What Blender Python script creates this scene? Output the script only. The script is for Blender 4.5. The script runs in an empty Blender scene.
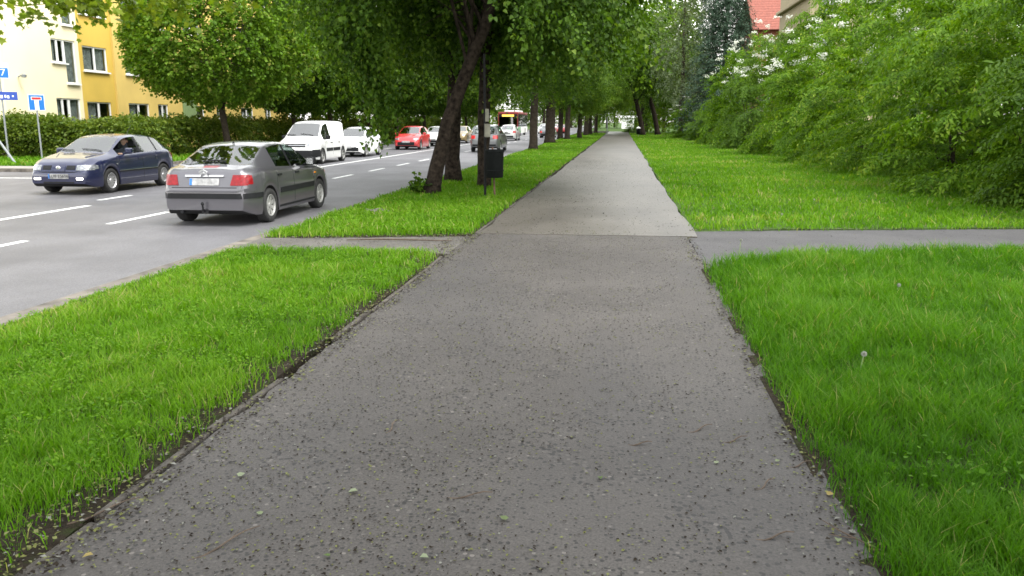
import bpy, bmesh, math, random
import numpy as np
from mathutils import Vector, Matrix
from mathutils.bvhtree import BVHTree

R = math.radians
rng = np.random.default_rng(7)
random.seed(7)
S = bpy.context.scene
C = S.collection

# ------------------------------------------------------------------ camera, sky, sun, exposure
CAM_H = 1.65
cam = bpy.data.cameras.new('camera')
cam.sensor_width = 36.0
cam.lens = 36.0 * 830 / 1024
cam.clip_start = 0.05
cam.clip_end = 3000
cam_o = bpy.data.objects.new('camera', cam)
cam_o.location = (0, 0, CAM_H)
cam_o.rotation_euler = (R(90 - 11.31), 0, R(6.74))
C.objects.link(cam_o)
S.camera = cam_o

SUN_EL, SUN_AZ = 60.0, 118.0          # azimuth clockwise from +Y: from the right, a little behind the camera
world = bpy.data.worlds.new('World')
S.world = world
world.use_nodes = True
wt = world.node_tree
wt.nodes.clear()
wo = wt.nodes.new('ShaderNodeOutputWorld')
bg = wt.nodes.new('ShaderNodeBackground')
sky = wt.nodes.new('ShaderNodeTexSky')
sky.sky_type = 'NISHITA'
sky.sun_disc = False
sky.sun_elevation = R(SUN_EL)
sky.sun_rotation = R(SUN_AZ)
sky.air_density = 3.0
sky.dust_density = 1.0
sky.ozone_density = 1.0
hs = wt.nodes.new('ShaderNodeHueSaturation')
hs.inputs['Saturation'].default_value = 0.10
wt.links.new(sky.outputs[0], hs.inputs['Color'])
wt.links.new(hs.outputs[0], bg.inputs[0])
bg.inputs[1].default_value = 0.15
wt.links.new(bg.outputs[0], wo.inputs[0])

sun = bpy.data.lights.new('sun', 'SUN')
sun.energy = 0.9
sun.angle = R(20)
sun.color = (1.0, 0.96, 0.89)
sun_o = bpy.data.objects.new('sun', sun)
_d = Vector((math.sin(R(SUN_AZ)) * math.cos(R(SUN_EL)), math.cos(R(SUN_AZ)) * math.cos(R(SUN_EL)), math.sin(R(SUN_EL))))
sun_o.rotation_euler = _d.to_track_quat('Z', 'Y').to_euler()
C.objects.link(sun_o)

S.render.engine = 'CYCLES'
S.view_settings.view_transform = 'Standard'
S.view_settings.look = 'None'
S.view_settings.gamma = 1.0
S.view_settings.exposure = 1.9
try:
    S.view_settings.use_curve_mapping = False
except Exception:
    pass
S.cycles.max_bounces = 8
S.cycles.transparent_max_bounces = 12
S.cycles.sample_clamp_indirect = 4.0
S.cycles.filter_width = 1.6

# ------------------------------------------------------------------ material helpers
def new_mat(name):
    m = bpy.data.materials.new(name)
    m.use_nodes = True
    nt = m.node_tree
    nt.nodes.clear()
    out = nt.nodes.new('ShaderNodeOutputMaterial')
    return m, nt, out

def N(nt, typ, **kw):
    n = nt.nodes.new(typ)
    for k, v in kw.items():
        if k.startswith('i_'):
            n.inputs[k[2:].replace('_', ' ')].default_value = v
        else:
            setattr(n, k, v)
    return n

def c4(c):
    return (c[0], c[1], c[2], 1.0)

def ramp(nt, stops, interp='LINEAR'):
    n = nt.nodes.new('ShaderNodeValToRGB')
    n.color_ramp.interpolation = interp
    e = n.color_ramp.elements
    while len(e) < len(stops):
        e.new(0.5)
    for el, (p, c) in zip(e, stops):
        el.position = p
        el.color = c4(c)
    return n

def simple(name, col, rough=0.5, metal=0.0, coat=0.0, noise=0.12, scale=6.0, spec=0.5, bump=0.0, emit=None, estr=0.0, bscale=None):
    """principled with a little procedural unevenness"""
    m, nt, out = new_mat(name)
    b = N(nt, 'ShaderNodeBsdfPrincipled')
    tc = N(nt, 'ShaderNodeTexCoord')
    no = N(nt, 'ShaderNodeTexNoise')
    no.inputs['Scale'].default_value = scale
    no.inputs['Detail'].default_value = 6
    nt.links.new(tc.outputs['Object'], no.inputs['Vector'])
    lo = [max(0, c * (1 - noise)) for c in col]
    hi = [min(1, c * (1 + noise)) for c in col]
    rp = ramp(nt, [(0.3, lo), (0.7, hi)])
    nt.links.new(no.outputs['Fac'], rp.inputs[0])
    nt.links.new(rp.outputs[0], b.inputs['Base Color'])
    b.inputs['Roughness'].default_value = rough
    b.inputs['Metallic'].default_value = metal
    b.inputs['Specular IOR Level'].default_value = spec
    b.inputs['Coat Weight'].default_value = coat
    b.inputs['Coat Roughness'].default_value = 0.05
    if bump > 0:
        n2 = N(nt, 'ShaderNodeTexNoise')
        n2.inputs['Scale'].default_value = bscale or scale * 6
        n2.inputs['Detail'].default_value = 8
        nt.links.new(tc.outputs['Object'], n2.inputs['Vector'])
        bp = N(nt, 'ShaderNodeBump')
        bp.inputs['Strength'].default_value = bump
        bp.inputs['Distance'].default_value = 0.02
        nt.links.new(n2.outputs['Fac'], bp.inputs['Height'])
        nt.links.new(bp.outputs[0], b.inputs['Normal'])
    if emit:
        b.inputs['Emission Color'].default_value = c4(emit)
        b.inputs['Emission Strength'].default_value = estr
    nt.links.new(b.outputs[0], out.inputs[0])
    return m

def leaf_mat(name, stops, trans=0.4, rough=0.45, spec=0.35, tcol=None):
    m, nt, out = new_mat(name)
    at = N(nt, 'ShaderNodeAttribute', attribute_name='tint')
    rp = ramp(nt, stops)
    nt.links.new(at.outputs['Fac'], rp.inputs[0])
    b = N(nt, 'ShaderNodeBsdfPrincipled')
    b.inputs['Roughness'].default_value = rough
    b.inputs['Specular IOR Level'].default_value = spec
    nt.links.new(rp.outputs[0], b.inputs['Base Color'])
    t = N(nt, 'ShaderNodeBsdfTranslucent')
    mx = N(nt, 'ShaderNodeMixRGB', blend_type='MULTIPLY')
    mx.inputs[0].default_value = 1.0
    mx.inputs[2].default_value = c4(tcol or (1.5, 1.5, 0.55))
    nt.links.new(rp.outputs[0], mx.inputs[1])
    nt.links.new(mx.outputs[0], t.inputs[0])
    ms = N(nt, 'ShaderNodeMixShader')
    ms.inputs[0].default_value = trans
    nt.links.new(b.outputs[0], ms.inputs[1])
    nt.links.new(t.outputs[0], ms.inputs[2])
    nt.links.new(ms.outputs[0], out.inputs[0])
    return m

def asphalt(name, dark, light, speck=0.5, rough=0.8, sc=1.0, bump=0.5, stain=None):
    m, nt, out = new_mat(name)
    g = N(nt, 'ShaderNodeNewGeometry')
    P = g.outputs['Position']
    b = N(nt, 'ShaderNodeBsdfPrincipled')
    big = N(nt, 'ShaderNodeTexNoise'); big.inputs['Scale'].default_value = 0.55 * sc; big.inputs['Detail'].default_value = 9; big.inputs['Roughness'].default_value = 0.62
    nt.links.new(P, big.inputs['Vector'])
    r1 = ramp(nt, [(0.32, dark), (0.7, light)])
    nt.links.new(big.outputs['Fac'], r1.inputs[0])
    grain = N(nt, 'ShaderNodeTexNoise'); grain.inputs['Scale'].default_value = 95; grain.inputs['Detail'].default_value = 3
    nt.links.new(P, grain.inputs['Vector'])
    r2 = ramp(nt, [(0.28, (0.38,) * 3), (0.72, (1.62,) * 3)])
    nt.links.new(grain.outputs['Fac'], r2.inputs[0])
    mul = N(nt, 'ShaderNodeMixRGB', blend_type='MULTIPLY'); mul.inputs[0].default_value = 0.8
    nt.links.new(r1.outputs[0], mul.inputs[1]); nt.links.new(r2.outputs[0], mul.inputs[2])
    # open pores and exposed stones
    vo = N(nt, 'ShaderNodeTexVoronoi'); vo.inputs['Scale'].default_value = 34
    nt.links.new(P, vo.inputs['Vector'])
    cl = N(nt, 'ShaderNodeTexNoise'); cl.inputs['Scale'].default_value = 1.7; cl.inputs['Detail'].default_value = 5
    nt.links.new(P, cl.inputs['Vector'])
    sub = N(nt, 'ShaderNodeMath', operation='MULTIPLY_ADD'); sub.inputs[1].default_value = 0.42 * speck; sub.inputs[2].default_value = -0.02
    nt.links.new(cl.outputs['Fac'], sub.inputs[0])
    lt = N(nt, 'ShaderNodeMath', operation='LESS_THAN')
    nt.links.new(vo.outputs['Distance'], lt.inputs[0]); nt.links.new(sub.outputs[0], lt.inputs[1])
    sel = N(nt, 'ShaderNodeSeparateColor')
    nt.links.new(vo.outputs['Color'], sel.inputs[0])
    r3 = ramp(nt, [(0.0, tuple(0.32 * c for c in dark)), (0.6, tuple(0.5 * c for c in dark)), (0.62, light), (0.95, tuple(min(1, 1.25 * c) for c in light)), (0.97, tuple(min(1, 1.8 * c) for c in light))], 'CONSTANT')
    nt.links.new(sel.outputs[0], r3.inputs[0])
    mx = N(nt, 'ShaderNodeMixRGB')
    nt.links.new(lt.outputs[0], mx.inputs[0]); nt.links.new(mul.outputs[0], mx.inputs[1]); nt.links.new(r3.outputs[0], mx.inputs[2])
    last = mx
    if stain:
        sn = N(nt, 'ShaderNodeTexNoise'); sn.inputs['Scale'].default_value = 0.9; sn.inputs['Detail'].default_value = 7; sn.inputs['Distortion'].default_value = 0.6
        mp = N(nt, 'ShaderNodeMapping'); mp.inputs['Scale'].default_value = (1.0, 0.22, 1); mp.inputs['Location'].default_value = (3.1, 1.7, 0)
        nt.links.new(P, mp.inputs['Vector']); nt.links.new(mp.outputs[0], sn.inputs['Vector'])
        rs = ramp(nt, [(0.5, (0, 0, 0)), (0.68, (1, 1, 1))])
        nt.links.new(sn.outputs['Fac'], rs.inputs[0])
        fm = N(nt, 'ShaderNodeMath', operation='MULTIPLY'); fm.inputs[1].default_value = 0.45
        nt.links.new(rs.outputs[0], fm.inputs[0])
        m2 = N(nt, 'ShaderNodeMixRGB'); m2.inputs[2].default_value = c4(stain)
        nt.links.new(fm.outputs[0], m2.inputs[0]); nt.links.new(mx.outputs[0], m2.inputs[1])
        last = m2
    nt.links.new(last.outputs[0], b.inputs['Base Color'])
    b.inputs['Roughness'].default_value = rough
    bp = N(nt, 'ShaderNodeBump'); bp.inputs['Strength'].default_value = bump; bp.inputs['Distance'].default_value = 0.006
    hn = N(nt, 'ShaderNodeTexNoise'); hn.inputs['Scale'].default_value = 70; hn.inputs['Detail'].default_value = 6
    nt.links.new(P, hn.inputs['Vector'])
    nt.links.new(hn.outputs['Fac'], bp.inputs['Height'])
    nt.links.new(bp.outputs[0], b.inputs['Normal'])
    nt.links.new(b.outputs[0], out.inputs[0])
    return m

def soil_mat(name, cols, scale=3.0):
    m, nt, out = new_mat(name)
    g = N(nt, 'ShaderNodeNewGeometry')
    no = N(nt, 'ShaderNodeTexNoise'); no.inputs['Scale'].default_value = scale; no.inputs['Detail'].default_value = 10; no.inputs['Roughness'].default_value = 0.7
    nt.links.new(g.outputs['Position'], no.inputs['Vector'])
    rp = ramp(nt, cols)
    nt.links.new(no.outputs['Fac'], rp.inputs[0])
    b = N(nt, 'ShaderNodeBsdfPrincipled'); b.inputs['Roughness'].default_value = 0.95; b.inputs['Specular IOR Level'].default_value = 0.15
    nt.links.new(rp.outputs[0], b.inputs['Base Color'])
    bp = N(nt, 'ShaderNodeBump'); bp.inputs['Strength'].default_value = 0.8; bp.inputs['Distance'].default_value = 0.03
    n2 = N(nt, 'ShaderNodeTexNoise'); n2.inputs['Scale'].default_value = 30; n2.inputs['Detail'].default_value = 8
    nt.links.new(g.outputs['Position'], n2.inputs['Vector'])
    nt.links.new(n2.outputs['Fac'], bp.inputs['Height']); nt.links.new(bp.outputs[0], b.inputs['Normal'])
    nt.links.new(b.outputs[0], out.inputs[0])
    return m

def glass_mat(name, tint=(0.55, 0.62, 0.6), refl=0.95, rough=0.02, ior=2.0):
    """thin pane: see-through, tinted, reflecting by Fresnel"""
    m, nt, out = new_mat(name)
    tr = N(nt, 'ShaderNodeBsdfTransparent'); tr.inputs[0].default_value = c4(tint)
    gl = N(nt, 'ShaderNodeBsdfGlossy'); gl.inputs['Roughness'].default_value = rough; gl.inputs[0].default_value = (refl, refl, refl, 1)
    fr = N(nt, 'ShaderNodeFresnel')
    ge = N(nt, 'ShaderNodeNewGeometry')       # same reflectance from both sides of the thin sheet
    io = N(nt, 'ShaderNodeMapRange'); io.inputs['To Min'].default_value = ior; io.inputs['To Max'].default_value = 1.0 / ior
    nt.links.new(ge.outputs['Backfacing'], io.inputs['Value']); nt.links.new(io.outputs[0], fr.inputs[0])
    ms = N(nt, 'ShaderNodeMixShader')
    nt.links.new(fr.outputs[0], ms.inputs[0]); nt.links.new(tr.outputs[0], ms.inputs[1]); nt.links.new(gl.outputs[0], ms.inputs[2])
    nt.links.new(ms.outputs[0], out.inputs[0])
    return m

def paint_mat(name, col, metal=0.0, rough=0.35):
    m, nt, out = new_mat(name)
    b = N(nt, 'ShaderNodeBsdfPrincipled')
    tc = N(nt, 'ShaderNodeTexCoord')
    no = N(nt, 'ShaderNodeTexNoise'); no.inputs['Scale'].default_value = 2.2; no.inputs['Detail'].default_value = 7
    nt.links.new(tc.outputs['Object'], no.inputs['Vector'])
    sx = N(nt, 'ShaderNodeSeparateXYZ'); nt.links.new(tc.outputs['Object'], sx.inputs[0])
    rz = N(nt, 'ShaderNodeMapRange'); rz.inputs['From Min'].default_value = 0.15; rz.inputs['From Max'].default_value = 0.6; rz.inputs['To Min'].default_value = 0.22; rz.inputs['To Max'].default_value = 0.0
    nt.links.new(sx.outputs['Z'], rz.inputs['Value'])
    mu = N(nt, 'ShaderNodeMath', operation='MULTIPLY'); nt.links.new(no.outputs['Fac'], mu.inputs[0]); nt.links.new(rz.outputs[0], mu.inputs[1])
    mx = N(nt, 'ShaderNodeMixRGB'); mx.inputs[1].default_value = c4(col); mx.inputs[2].default_value = (0.09, 0.082, 0.072, 1)
    nt.links.new(mu.outputs[0], mx.inputs[0]); nt.links.new(mx.outputs[0], b.inputs['Base Color'])
    b.inputs['Metallic'].default_value = metal; b.inputs['Roughness'].default_value = rough
    b.inputs['Coat Weight'].default_value = 0.9; b.inputs['Coat Roughness'].default_value = 0.06
    nt.links.new(b.outputs[0], out.inputs[0])
    return m

M = {}
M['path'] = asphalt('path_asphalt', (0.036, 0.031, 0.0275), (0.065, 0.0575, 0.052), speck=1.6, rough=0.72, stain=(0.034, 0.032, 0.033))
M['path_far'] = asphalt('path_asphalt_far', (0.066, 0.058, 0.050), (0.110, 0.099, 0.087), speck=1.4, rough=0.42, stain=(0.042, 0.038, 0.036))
M['cross_left'] = asphalt('crossing_asphalt_dusty', (0.055, 0.049, 0.043), (0.105, 0.097, 0.087), speck=1.2, rough=0.9, sc=2.0)
M['cross_right'] = asphalt('crossing_asphalt_grey', (0.040, 0.038, 0.040), (0.068, 0.065, 0.066), speck=1.0, rough=0.85, sc=1.6)
M['road'] = asphalt('road_asphalt', (0.076, 0.074, 0.080), (0.140, 0.137, 0.147), speck=0.6, rough=0.6, sc=0.8, bump=0.3, stain=(0.058, 0.056, 0.061))
M['line'] = simple('road_paint', (0.72, 0.72, 0.70), 0.7, noise=0.25, scale=9)
M['kerb'] = simple('kerb_concrete', (0.125, 0.11, 0.092), 0.9, noise=0.5, scale=4, bump=0.5)
M['edging'] = simple('edging_concrete', (0.062, 0.054, 0.045), 0.92, noise=0.6, scale=9, bump=0.8)
M['pave'] = simple('pavement_concrete', (0.24, 0.22, 0.20), 0.9, noise=0.2, scale=2)
M['soil'] = soil_mat('verge_soil', [(0.3, (0.012, 0.009, 0.006)), (0.5, (0.026, 0.020, 0.013)), (0.62, (0.022, 0.030, 0.008)), (0.8, (0.042, 0.034, 0.022))])
M['turf'] = soil_mat('turf_soil', [(0.3, (0.028, 0.05, 0.010)), (0.55, (0.045, 0.085, 0.014)), (0.8, (0.06, 0.095, 0.02))])
M['grass_l'] = leaf_mat('grass_short', [(0.0, (0.036, 0.092, 0.004)), (0.45, (0.080, 0.188, 0.007)), (0.8, (0.125, 0.25, 0.011)), (0.93, (0.18, 0.28, 0.03)), (1.0, (0.29, 0.28, 0.11))], 0.44, 0.5, 0.14, (1.2, 1.4, 0.4))
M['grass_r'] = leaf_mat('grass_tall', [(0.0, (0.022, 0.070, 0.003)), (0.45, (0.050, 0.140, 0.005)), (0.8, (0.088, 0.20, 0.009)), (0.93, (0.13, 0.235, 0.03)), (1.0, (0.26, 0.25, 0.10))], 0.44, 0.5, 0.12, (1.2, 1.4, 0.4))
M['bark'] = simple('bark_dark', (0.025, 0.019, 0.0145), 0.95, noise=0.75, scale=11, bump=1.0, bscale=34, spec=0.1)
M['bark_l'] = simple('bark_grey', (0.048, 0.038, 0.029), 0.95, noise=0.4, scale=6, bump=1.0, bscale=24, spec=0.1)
M['linden'] = leaf_mat('linden_leaf', [(0.0, (0.012, 0.034, 0.003)), (0.5, (0.036, 0.082, 0.006)), (0.85, (0.082, 0.152, 0.014)), (1.0, (0.145, 0.215, 0.03))], 0.43, 0.5, 0.16, (1.5, 1.5, .4))
M['maple'] = leaf_mat('maple_leaf', [(0.0, (0.042, 0.100, 0.007)), (0.5, (0.090, 0.180, 0.012)), (0.85, (0.145, 0.24, 0.022)), (1.0, (0.21, 0.22, 0.05))], 0.40, 0.5, 0.18)
M['maple_b'] = leaf_mat('maple_leaf_young', [(0.0, (0.08, 0.14, 0.008)), (0.5, (0.13, 0.20, 0.010)), (1.0, (0.20, 0.25, 0.02))], 0.5, 0.45, 0.3)
M['shrub'] = leaf_mat('shrub_leaf', [(0.0, (0.026, 0.066, 0.004)), (0.5, (0.076, 0.165, 0.008)), (0.85, (0.140, 0.245, 0.016)), (1.0, (0.23, 0.31, 0.04))], 0.42, 0.5, 0.12)
M['shrub_d'] = leaf_mat('shrub_leaf_dark', [(0.0, (0.026, 0.066, 0.005)), (0.5, (0.062, 0.130, 0.009)), (1.0, (0.12, 0.205, 0.02))], 0.42, 0.5, 0.16)
M['hedge'] = leaf_mat('hedge_leaf', [(0.0, (0.030, 0.065, 0.008)), (0.5, (0.075, 0.125, 0.012)), (1.0, (0.15, 0.195, 0.025))], 0.35, 0.5, 0.25)
M['poplar'] = leaf_mat('poplar_leaf', [(0.0, (0.05, 0.085, 0.035)), (0.6, (0.10, 0.145, 0.06)), (1.0, (0.16, 0.20, 0.10))], 0.35, 0.5, 0.4)
M['spruce'] = leaf_mat('spruce_needle', [(0.0, (0.020, 0.045, 0.026)), (0.6, (0.042, 0.078, 0.046)), (1.0, (0.075, 0.115, 0.075))], 0.12, 0.6, 0.2, (1, 1, 1))
M['petal'] = leaf_mat('white_petal', [(0.0, (0.62, 0.64, 0.52)), (1.0, (0.85, 0.85, 0.80))], 0.3, 0.6, 0.2, (1, 1, 1))
M['litter'] = leaf_mat('litter', [(0.0, (0.012, 0.009, 0.007)), (0.50, (0.03, 0.023, 0.015)), (0.56, (0.10, 0.105, 0.03)), (0.86, (0.15, 0.16, 0.065)), (0.93, (0.13, 0.13, 0.11)), (1.0, (0.19, 0.19, 0.17))], 0.1, 0.8, 0.1, (1, 1, 1))
M['fleaf'] = leaf_mat('fallen_leaf', [(0.0, (0.06, 0.10, 0.025)), (0.5, (0.12, 0.15, 0.07)), (0.8, (0.20, 0.23, 0.15)), (1.0, (0.26, 0.18, 0.04))], 0.2, 0.7, 0.2)
M['twig'] = simple('twig_bark', (0.07, 0.05, 0.035), 0.9, noise=0.4, scale=30)
M['cream'] = simple('render_cream', (0.84, 0.74, 0.49), 0.9, noise=0.05, scale=.5, bump=0.15)
M['ochre'] = simple('render_ochre', (0.58, 0.40, 0.07), 0.9, noise=0.08, scale=.6, bump=0.15)
M['yellow'] = simple('render_yellow', (0.62, 0.45, 0.13), 0.9, noise=0.08, scale=.6, bump=0.15)
M['beige'] = simple('render_beige', (0.36, 0.30, 0.19), 0.9, noise=0.06, scale=1.0)
M['brick'] = simple('brick_red', (0.22, 0.065, 0.045), 0.9, noise=0.15, scale=3.0)
M['tile'] = simple('roof_tile_red', (0.21, 0.065, 0.045), 0.85, noise=0.25, scale=4.0)
M['pvc'] = simple('white_pvc', (0.80, 0.80, 0.78), 0.4, noise=0.03)
M['wglass'] = simple('window_pane', (0.10, 0.12, 0.11), 0.05, noise=0.3, scale=0.8, spec=0.9)
M['wpane'] = glass_mat('window_glass', (.82, .85, .84))
M['curtain'] = simple('net_curtain', (0.40, 0.41, 0.40), 0.8, noise=0.3, scale=5)
M['green_panel'] = simple('green_panel', (0.20, 0.28, 0.12), 0.7)
M['steel'] = simple('galvanised_steel', (0.24, 0.255, 0.265), 0.5, metal=0.3, noise=0.15)
M['black_metal'] = simple('black_metal', (0.008, 0.008, 0.0085), 0.7, noise=0.3, spec=0.2)
M['bin'] = simple('bin_dark_green', (0.004, 0.005, 0.005), 0.8, noise=0.4, scale=5, spec=0.15)
M['rust'] = simple('rusty_steel', (0.10, 0.055, 0.035), 0.85, noise=0.4, scale=12)
M['sign_blue'] = simple('sign_blue', (0.012, 0.14, 0.46), 0.4, noise=0.05)
M['sign_navy'] = simple('sign_navy', (0.03, 0.07, 0.33), 0.4, noise=0.05)
M['sign_white'] = simple('sign_white', (0.80, 0.80, 0.80), 0.4, noise=0.03)
M['sign_red'] = simple('sign_red', (0.55, 0.03, 0.03), 0.4, noise=0.05)
M['paper'] = simple('weathered_paper', (0.17, 0.165, 0.13), 0.9, noise=0.3)
M['tyre'] = simple('tyre_rubber', (0.018, 0.018, 0.018), 0.85, noise=0.3, scale=12)
M['rim'] = simple('wheel_silver', (0.42, 0.42, 0.43), 0.35, metal=0.6, noise=0.15)
M['rim_d'] = simple('wheel_dull', (0.30, 0.30, 0.29), 0.5, metal=0.3, noise=0.2)
M['under'] = simple('car_underside', (0.012, 0.012, 0.013), 0.9)
M['trim'] = simple('car_black_plastic', (0.009, 0.0095, 0.011), 0.6, noise=0.2, spec=0.25)
M['seat'] = simple('car_seat_fabric', (0.03, 0.031, 0.034), 0.9, noise=0.3, scale=20)
M['cglass'] = glass_mat('car_glass', (0.50, 0.58, 0.55), ior=2.5)
M['cglass_d'] = glass_mat('car_glass_tinted', (0.22, 0.27, 0.26))
M['lamp_clear'] = simple('headlamp_clear', (0.26, 0.27, 0.29), 0.1, metal=0.4, coat=1.0, noise=0.5, scale=25)
M['lamp_lit'] = simple('lamp_lit', (0.9, 0.9, 0.85), 0.2, emit=(1, 0.95, 0.85), estr=4.0)
M['lamp_red'] = simple('taillamp_red', (0.20, 0.004, 0.008), 0.3, coat=0.15, spec=0.3, noise=0.3, scale=18)
M['lamp_brake'] = simple('taillamp_red_lit', (0.3, 0.01, 0.014), 0.2, coat=0.5, emit=(1, 0.05, 0.04), estr=0.12)
M['lamp_amber'] = simple('lamp_amber', (0.6, 0.2, 0.02), 0.15, coat=1.0)
M['plate'] = simple('number_plate', (0.30, 0.30, 0.30), 0.5, noise=0.35, scale=14)
M['plate_text'] = simple('plate_lettering', (0.03, 0.03, 0.03), 0.5)
M['chrome'] = simple('chrome', (0.62, 0.62, 0.63), 0.15, metal=0.9, noise=0.05)
M['display'] = simple('bus_display', (0.05, 0.03, 0.01), 0.5, emit=(1, 0.55, 0.08), estr=0.9)
M['skin'] = simple('skin', (0.46, 0.28, 0.20), 0.5)
M['shirt'] = simple('shirt_dark', (0.04, 0.045, 0.06), 0.9)
M['shirt_r'] = simple('shirt_rust', (0.32, 0.11, 0.07), 0.9)
M['hair'] = simple('hair_brown', (0.035, 0.022, 0.014), 0.7)
M['stump'] = simple('stump_wood', (0.10, 0.09, 0.08), 0.95, noise=0.5, scale=14, bump=1.0)

# ------------------------------------------------------------------ object helpers
def tag(o, label=None, cat=None, group=None, kind=None):
    if label: o['label'] = label
    if cat: o['category'] = cat
    if group: o['group'] = group
    if kind: o['kind'] = kind
    return o

def link(o, parent=None):
    C.objects.link(o)
    if parent is not None:
        o.parent = parent
    return o

def empty(name, loc=(0, 0, 0), rz=0.0):
    o = bpy.data.objects.new(name, None)
    o.empty_display_size = 0.2
    o.location = loc
    o.rotation_euler = (0, 0, rz)
    return link(o)

def mesh_from(name, v, f, mat=None, smooth=False):
    me = bpy.data.meshes.new(name)
    me.from_pydata([tuple(p) for p in v], [], [tuple(q) for q in f])
    if mat is not None:
        me.materials.append(mat)
    if smooth:
        me.polygons.foreach_set('use_smooth', [True] * len(me.polygons))
    me.update()
    return me

def mobj(name, v, f, mat, parent=None, smooth=False, loc=None):
    o = bpy.data.objects.new(name, mesh_from(name, v, f, mat, smooth))
    if loc is not None:
        o.location = loc
    return link(o, parent)

def copy_tree(o, parent=None):
    c = o.copy()
    link(c, None)
    c.parent = parent
    for ch in o.children:
        copy_tree(ch, c)
    return c

class MB:
    def __init__(s):
        s.v = []; s.f = []
    def quad(s, a, b, c, d):
        n = len(s.v); s.v += [a, b, c, d]; s.f.append((n, n + 1, n + 2, n + 3)); return s
    def box(s, x0, x1, y0, y1, z0, z1, bev=0.0):
        if bev <= 0:
            n = len(s.v)
            s.v += [(x0, y0, z0), (x1, y0, z0), (x1, y1, z0), (x0, y1, z0), (x0, y0, z1), (x1, y0, z1), (x1, y1, z1), (x0, y1, z1)]
            s.f += [(n, n + 3, n + 2, n + 1), (n + 4, n + 5, n + 6, n + 7), (n, n + 1, n + 5, n + 4), (n + 1, n + 2, n + 6, n + 5), (n + 2, n + 3, n + 7, n + 6), (n + 3, n, n + 4, n + 7)]
            return s
        bm = bmesh.new()
        bmesh.ops.create_cube(bm, size=1.0)
        for q in bm.verts:
            q.co = Vector((x0 + (q.co.x + .5) * (x1 - x0), y0 + (q.co.y + .5) * (y1 - y0), z0 + (q.co.z + .5) * (z1 - z0)))
        bmesh.ops.bevel(bm, geom=list(bm.edges), offset=bev, segments=2, affect='EDGES', profile=0.5)
        return s.addbm(bm)
    def addbm(s, bm):
        n = len(s.v)
        bm.verts.index_update()
        s.v += [tuple(q.co) for q in bm.verts]
        s.f += [tuple(n + q.index for q in p.verts) for p in bm.faces]
        bm.free()
        return s
    def tube(s, pts, rad, k=8, caps=True):
        pts = [Vector(p) for p in pts]
        if not hasattr(rad, '__len__'):
            rad = [rad] * len(pts)
        n = len(s.v)
        up = None
        for i, p in enumerate(pts):
            d = (pts[min(i + 1, len(pts) - 1)] - pts[max(i - 1, 0)])
            d = d.normalized() if d.length > 1e-9 else Vector((0, 0, 1))
            if up is None:
                up = Vector((1, 0, 0)) if abs(d.x) < 0.8 else Vector((0, 1, 0))
            a = (up - d * up.dot(d)).normalized(); b = d.cross(a); up = a
            for j in range(k):
                t = 2 * math.pi * j / k
                s.v.append(tuple(p + (a * math.cos(t) + b * math.sin(t)) * rad[i]))
        for i in range(len(pts) - 1):
            for j in range(k):
                q = (j + 1) % k
                s.f.append((n + i * k + j, n + i * k + q, n + (i + 1) * k + q, n + (i + 1) * k + j))
        if caps:
            s.f.append(tuple(n + j for j in reversed(range(k))))
            s.f.append(tuple(n + (len(pts) - 1) * k + j for j in range(k)))
        return s
    def lathe(s, prof, k=24, axis='z', off=(0, 0, 0)):
        """prof: (r, h) list"""
        n = len(s.v)
        for r, h in prof:
            for j in range(k):
                t = 2 * math.pi * j / k
                a, b = r * math.cos(t), r * math.sin(t)
                p = (a, b, h) if axis == 'z' else (a, h, b)
                s.v.append((p[0] + off[0], p[1] + off[1], p[2] + off[2]))
        for i in range(len(prof) - 1):
            for j in range(k):
                q = (j + 1) % k
                f = (n + i * k + j, n + i * k + q, n + (i + 1) * k + q, n + (i + 1) * k + j)
                s.f.append(f if axis == 'z' else f[::-1])
        return s
    def build(s, name, mat, parent=None, smooth=False, loc=None):
        return mobj(name, s.v, s.f, mat, parent, smooth, loc)

def np_mesh(name, verts, faces_flat, loop_tot, mat, tint=None, smooth=False):
    """verts (n,3), faces_flat vertex indices, loop_tot per polygon"""
    me = bpy.data.meshes.new(name)
    nv, nl, npoly = len(verts), len(faces_flat), len(loop_tot)
    me.vertices.add(nv); me.loops.add(nl); me.polygons.add(npoly)
    me.vertices.foreach_set('co', np.ascontiguousarray(verts, dtype=np.float32).ravel())
    me.loops.foreach_set('vertex_index', np.ascontiguousarray(faces_flat, dtype=np.int32))
    st = np.concatenate([[0], np.cumsum(loop_tot)[:-1]]).astype(np.int32)
    me.polygons.foreach_set('loop_start', st)
    me.polygons.foreach_set('loop_total', np.ascontiguousarray(loop_tot, dtype=np.int32))
    if smooth:
        me.polygons.foreach_set('use_smooth', np.ones(npoly, dtype=bool))
    me.materials.append(mat)
    if tint is not None:
        a = me.attributes.new('tint', 'FLOAT', 'FACE')
        a.data.foreach_set('value', np.ascontiguousarray(np.clip(tint, 0, 1), dtype=np.float32))
    me.update(calc_edges=True)
    return me

def nrm(a):
    return a / np.maximum(np.linalg.norm(a, axis=-1, keepdims=True), 1e-9)

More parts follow.
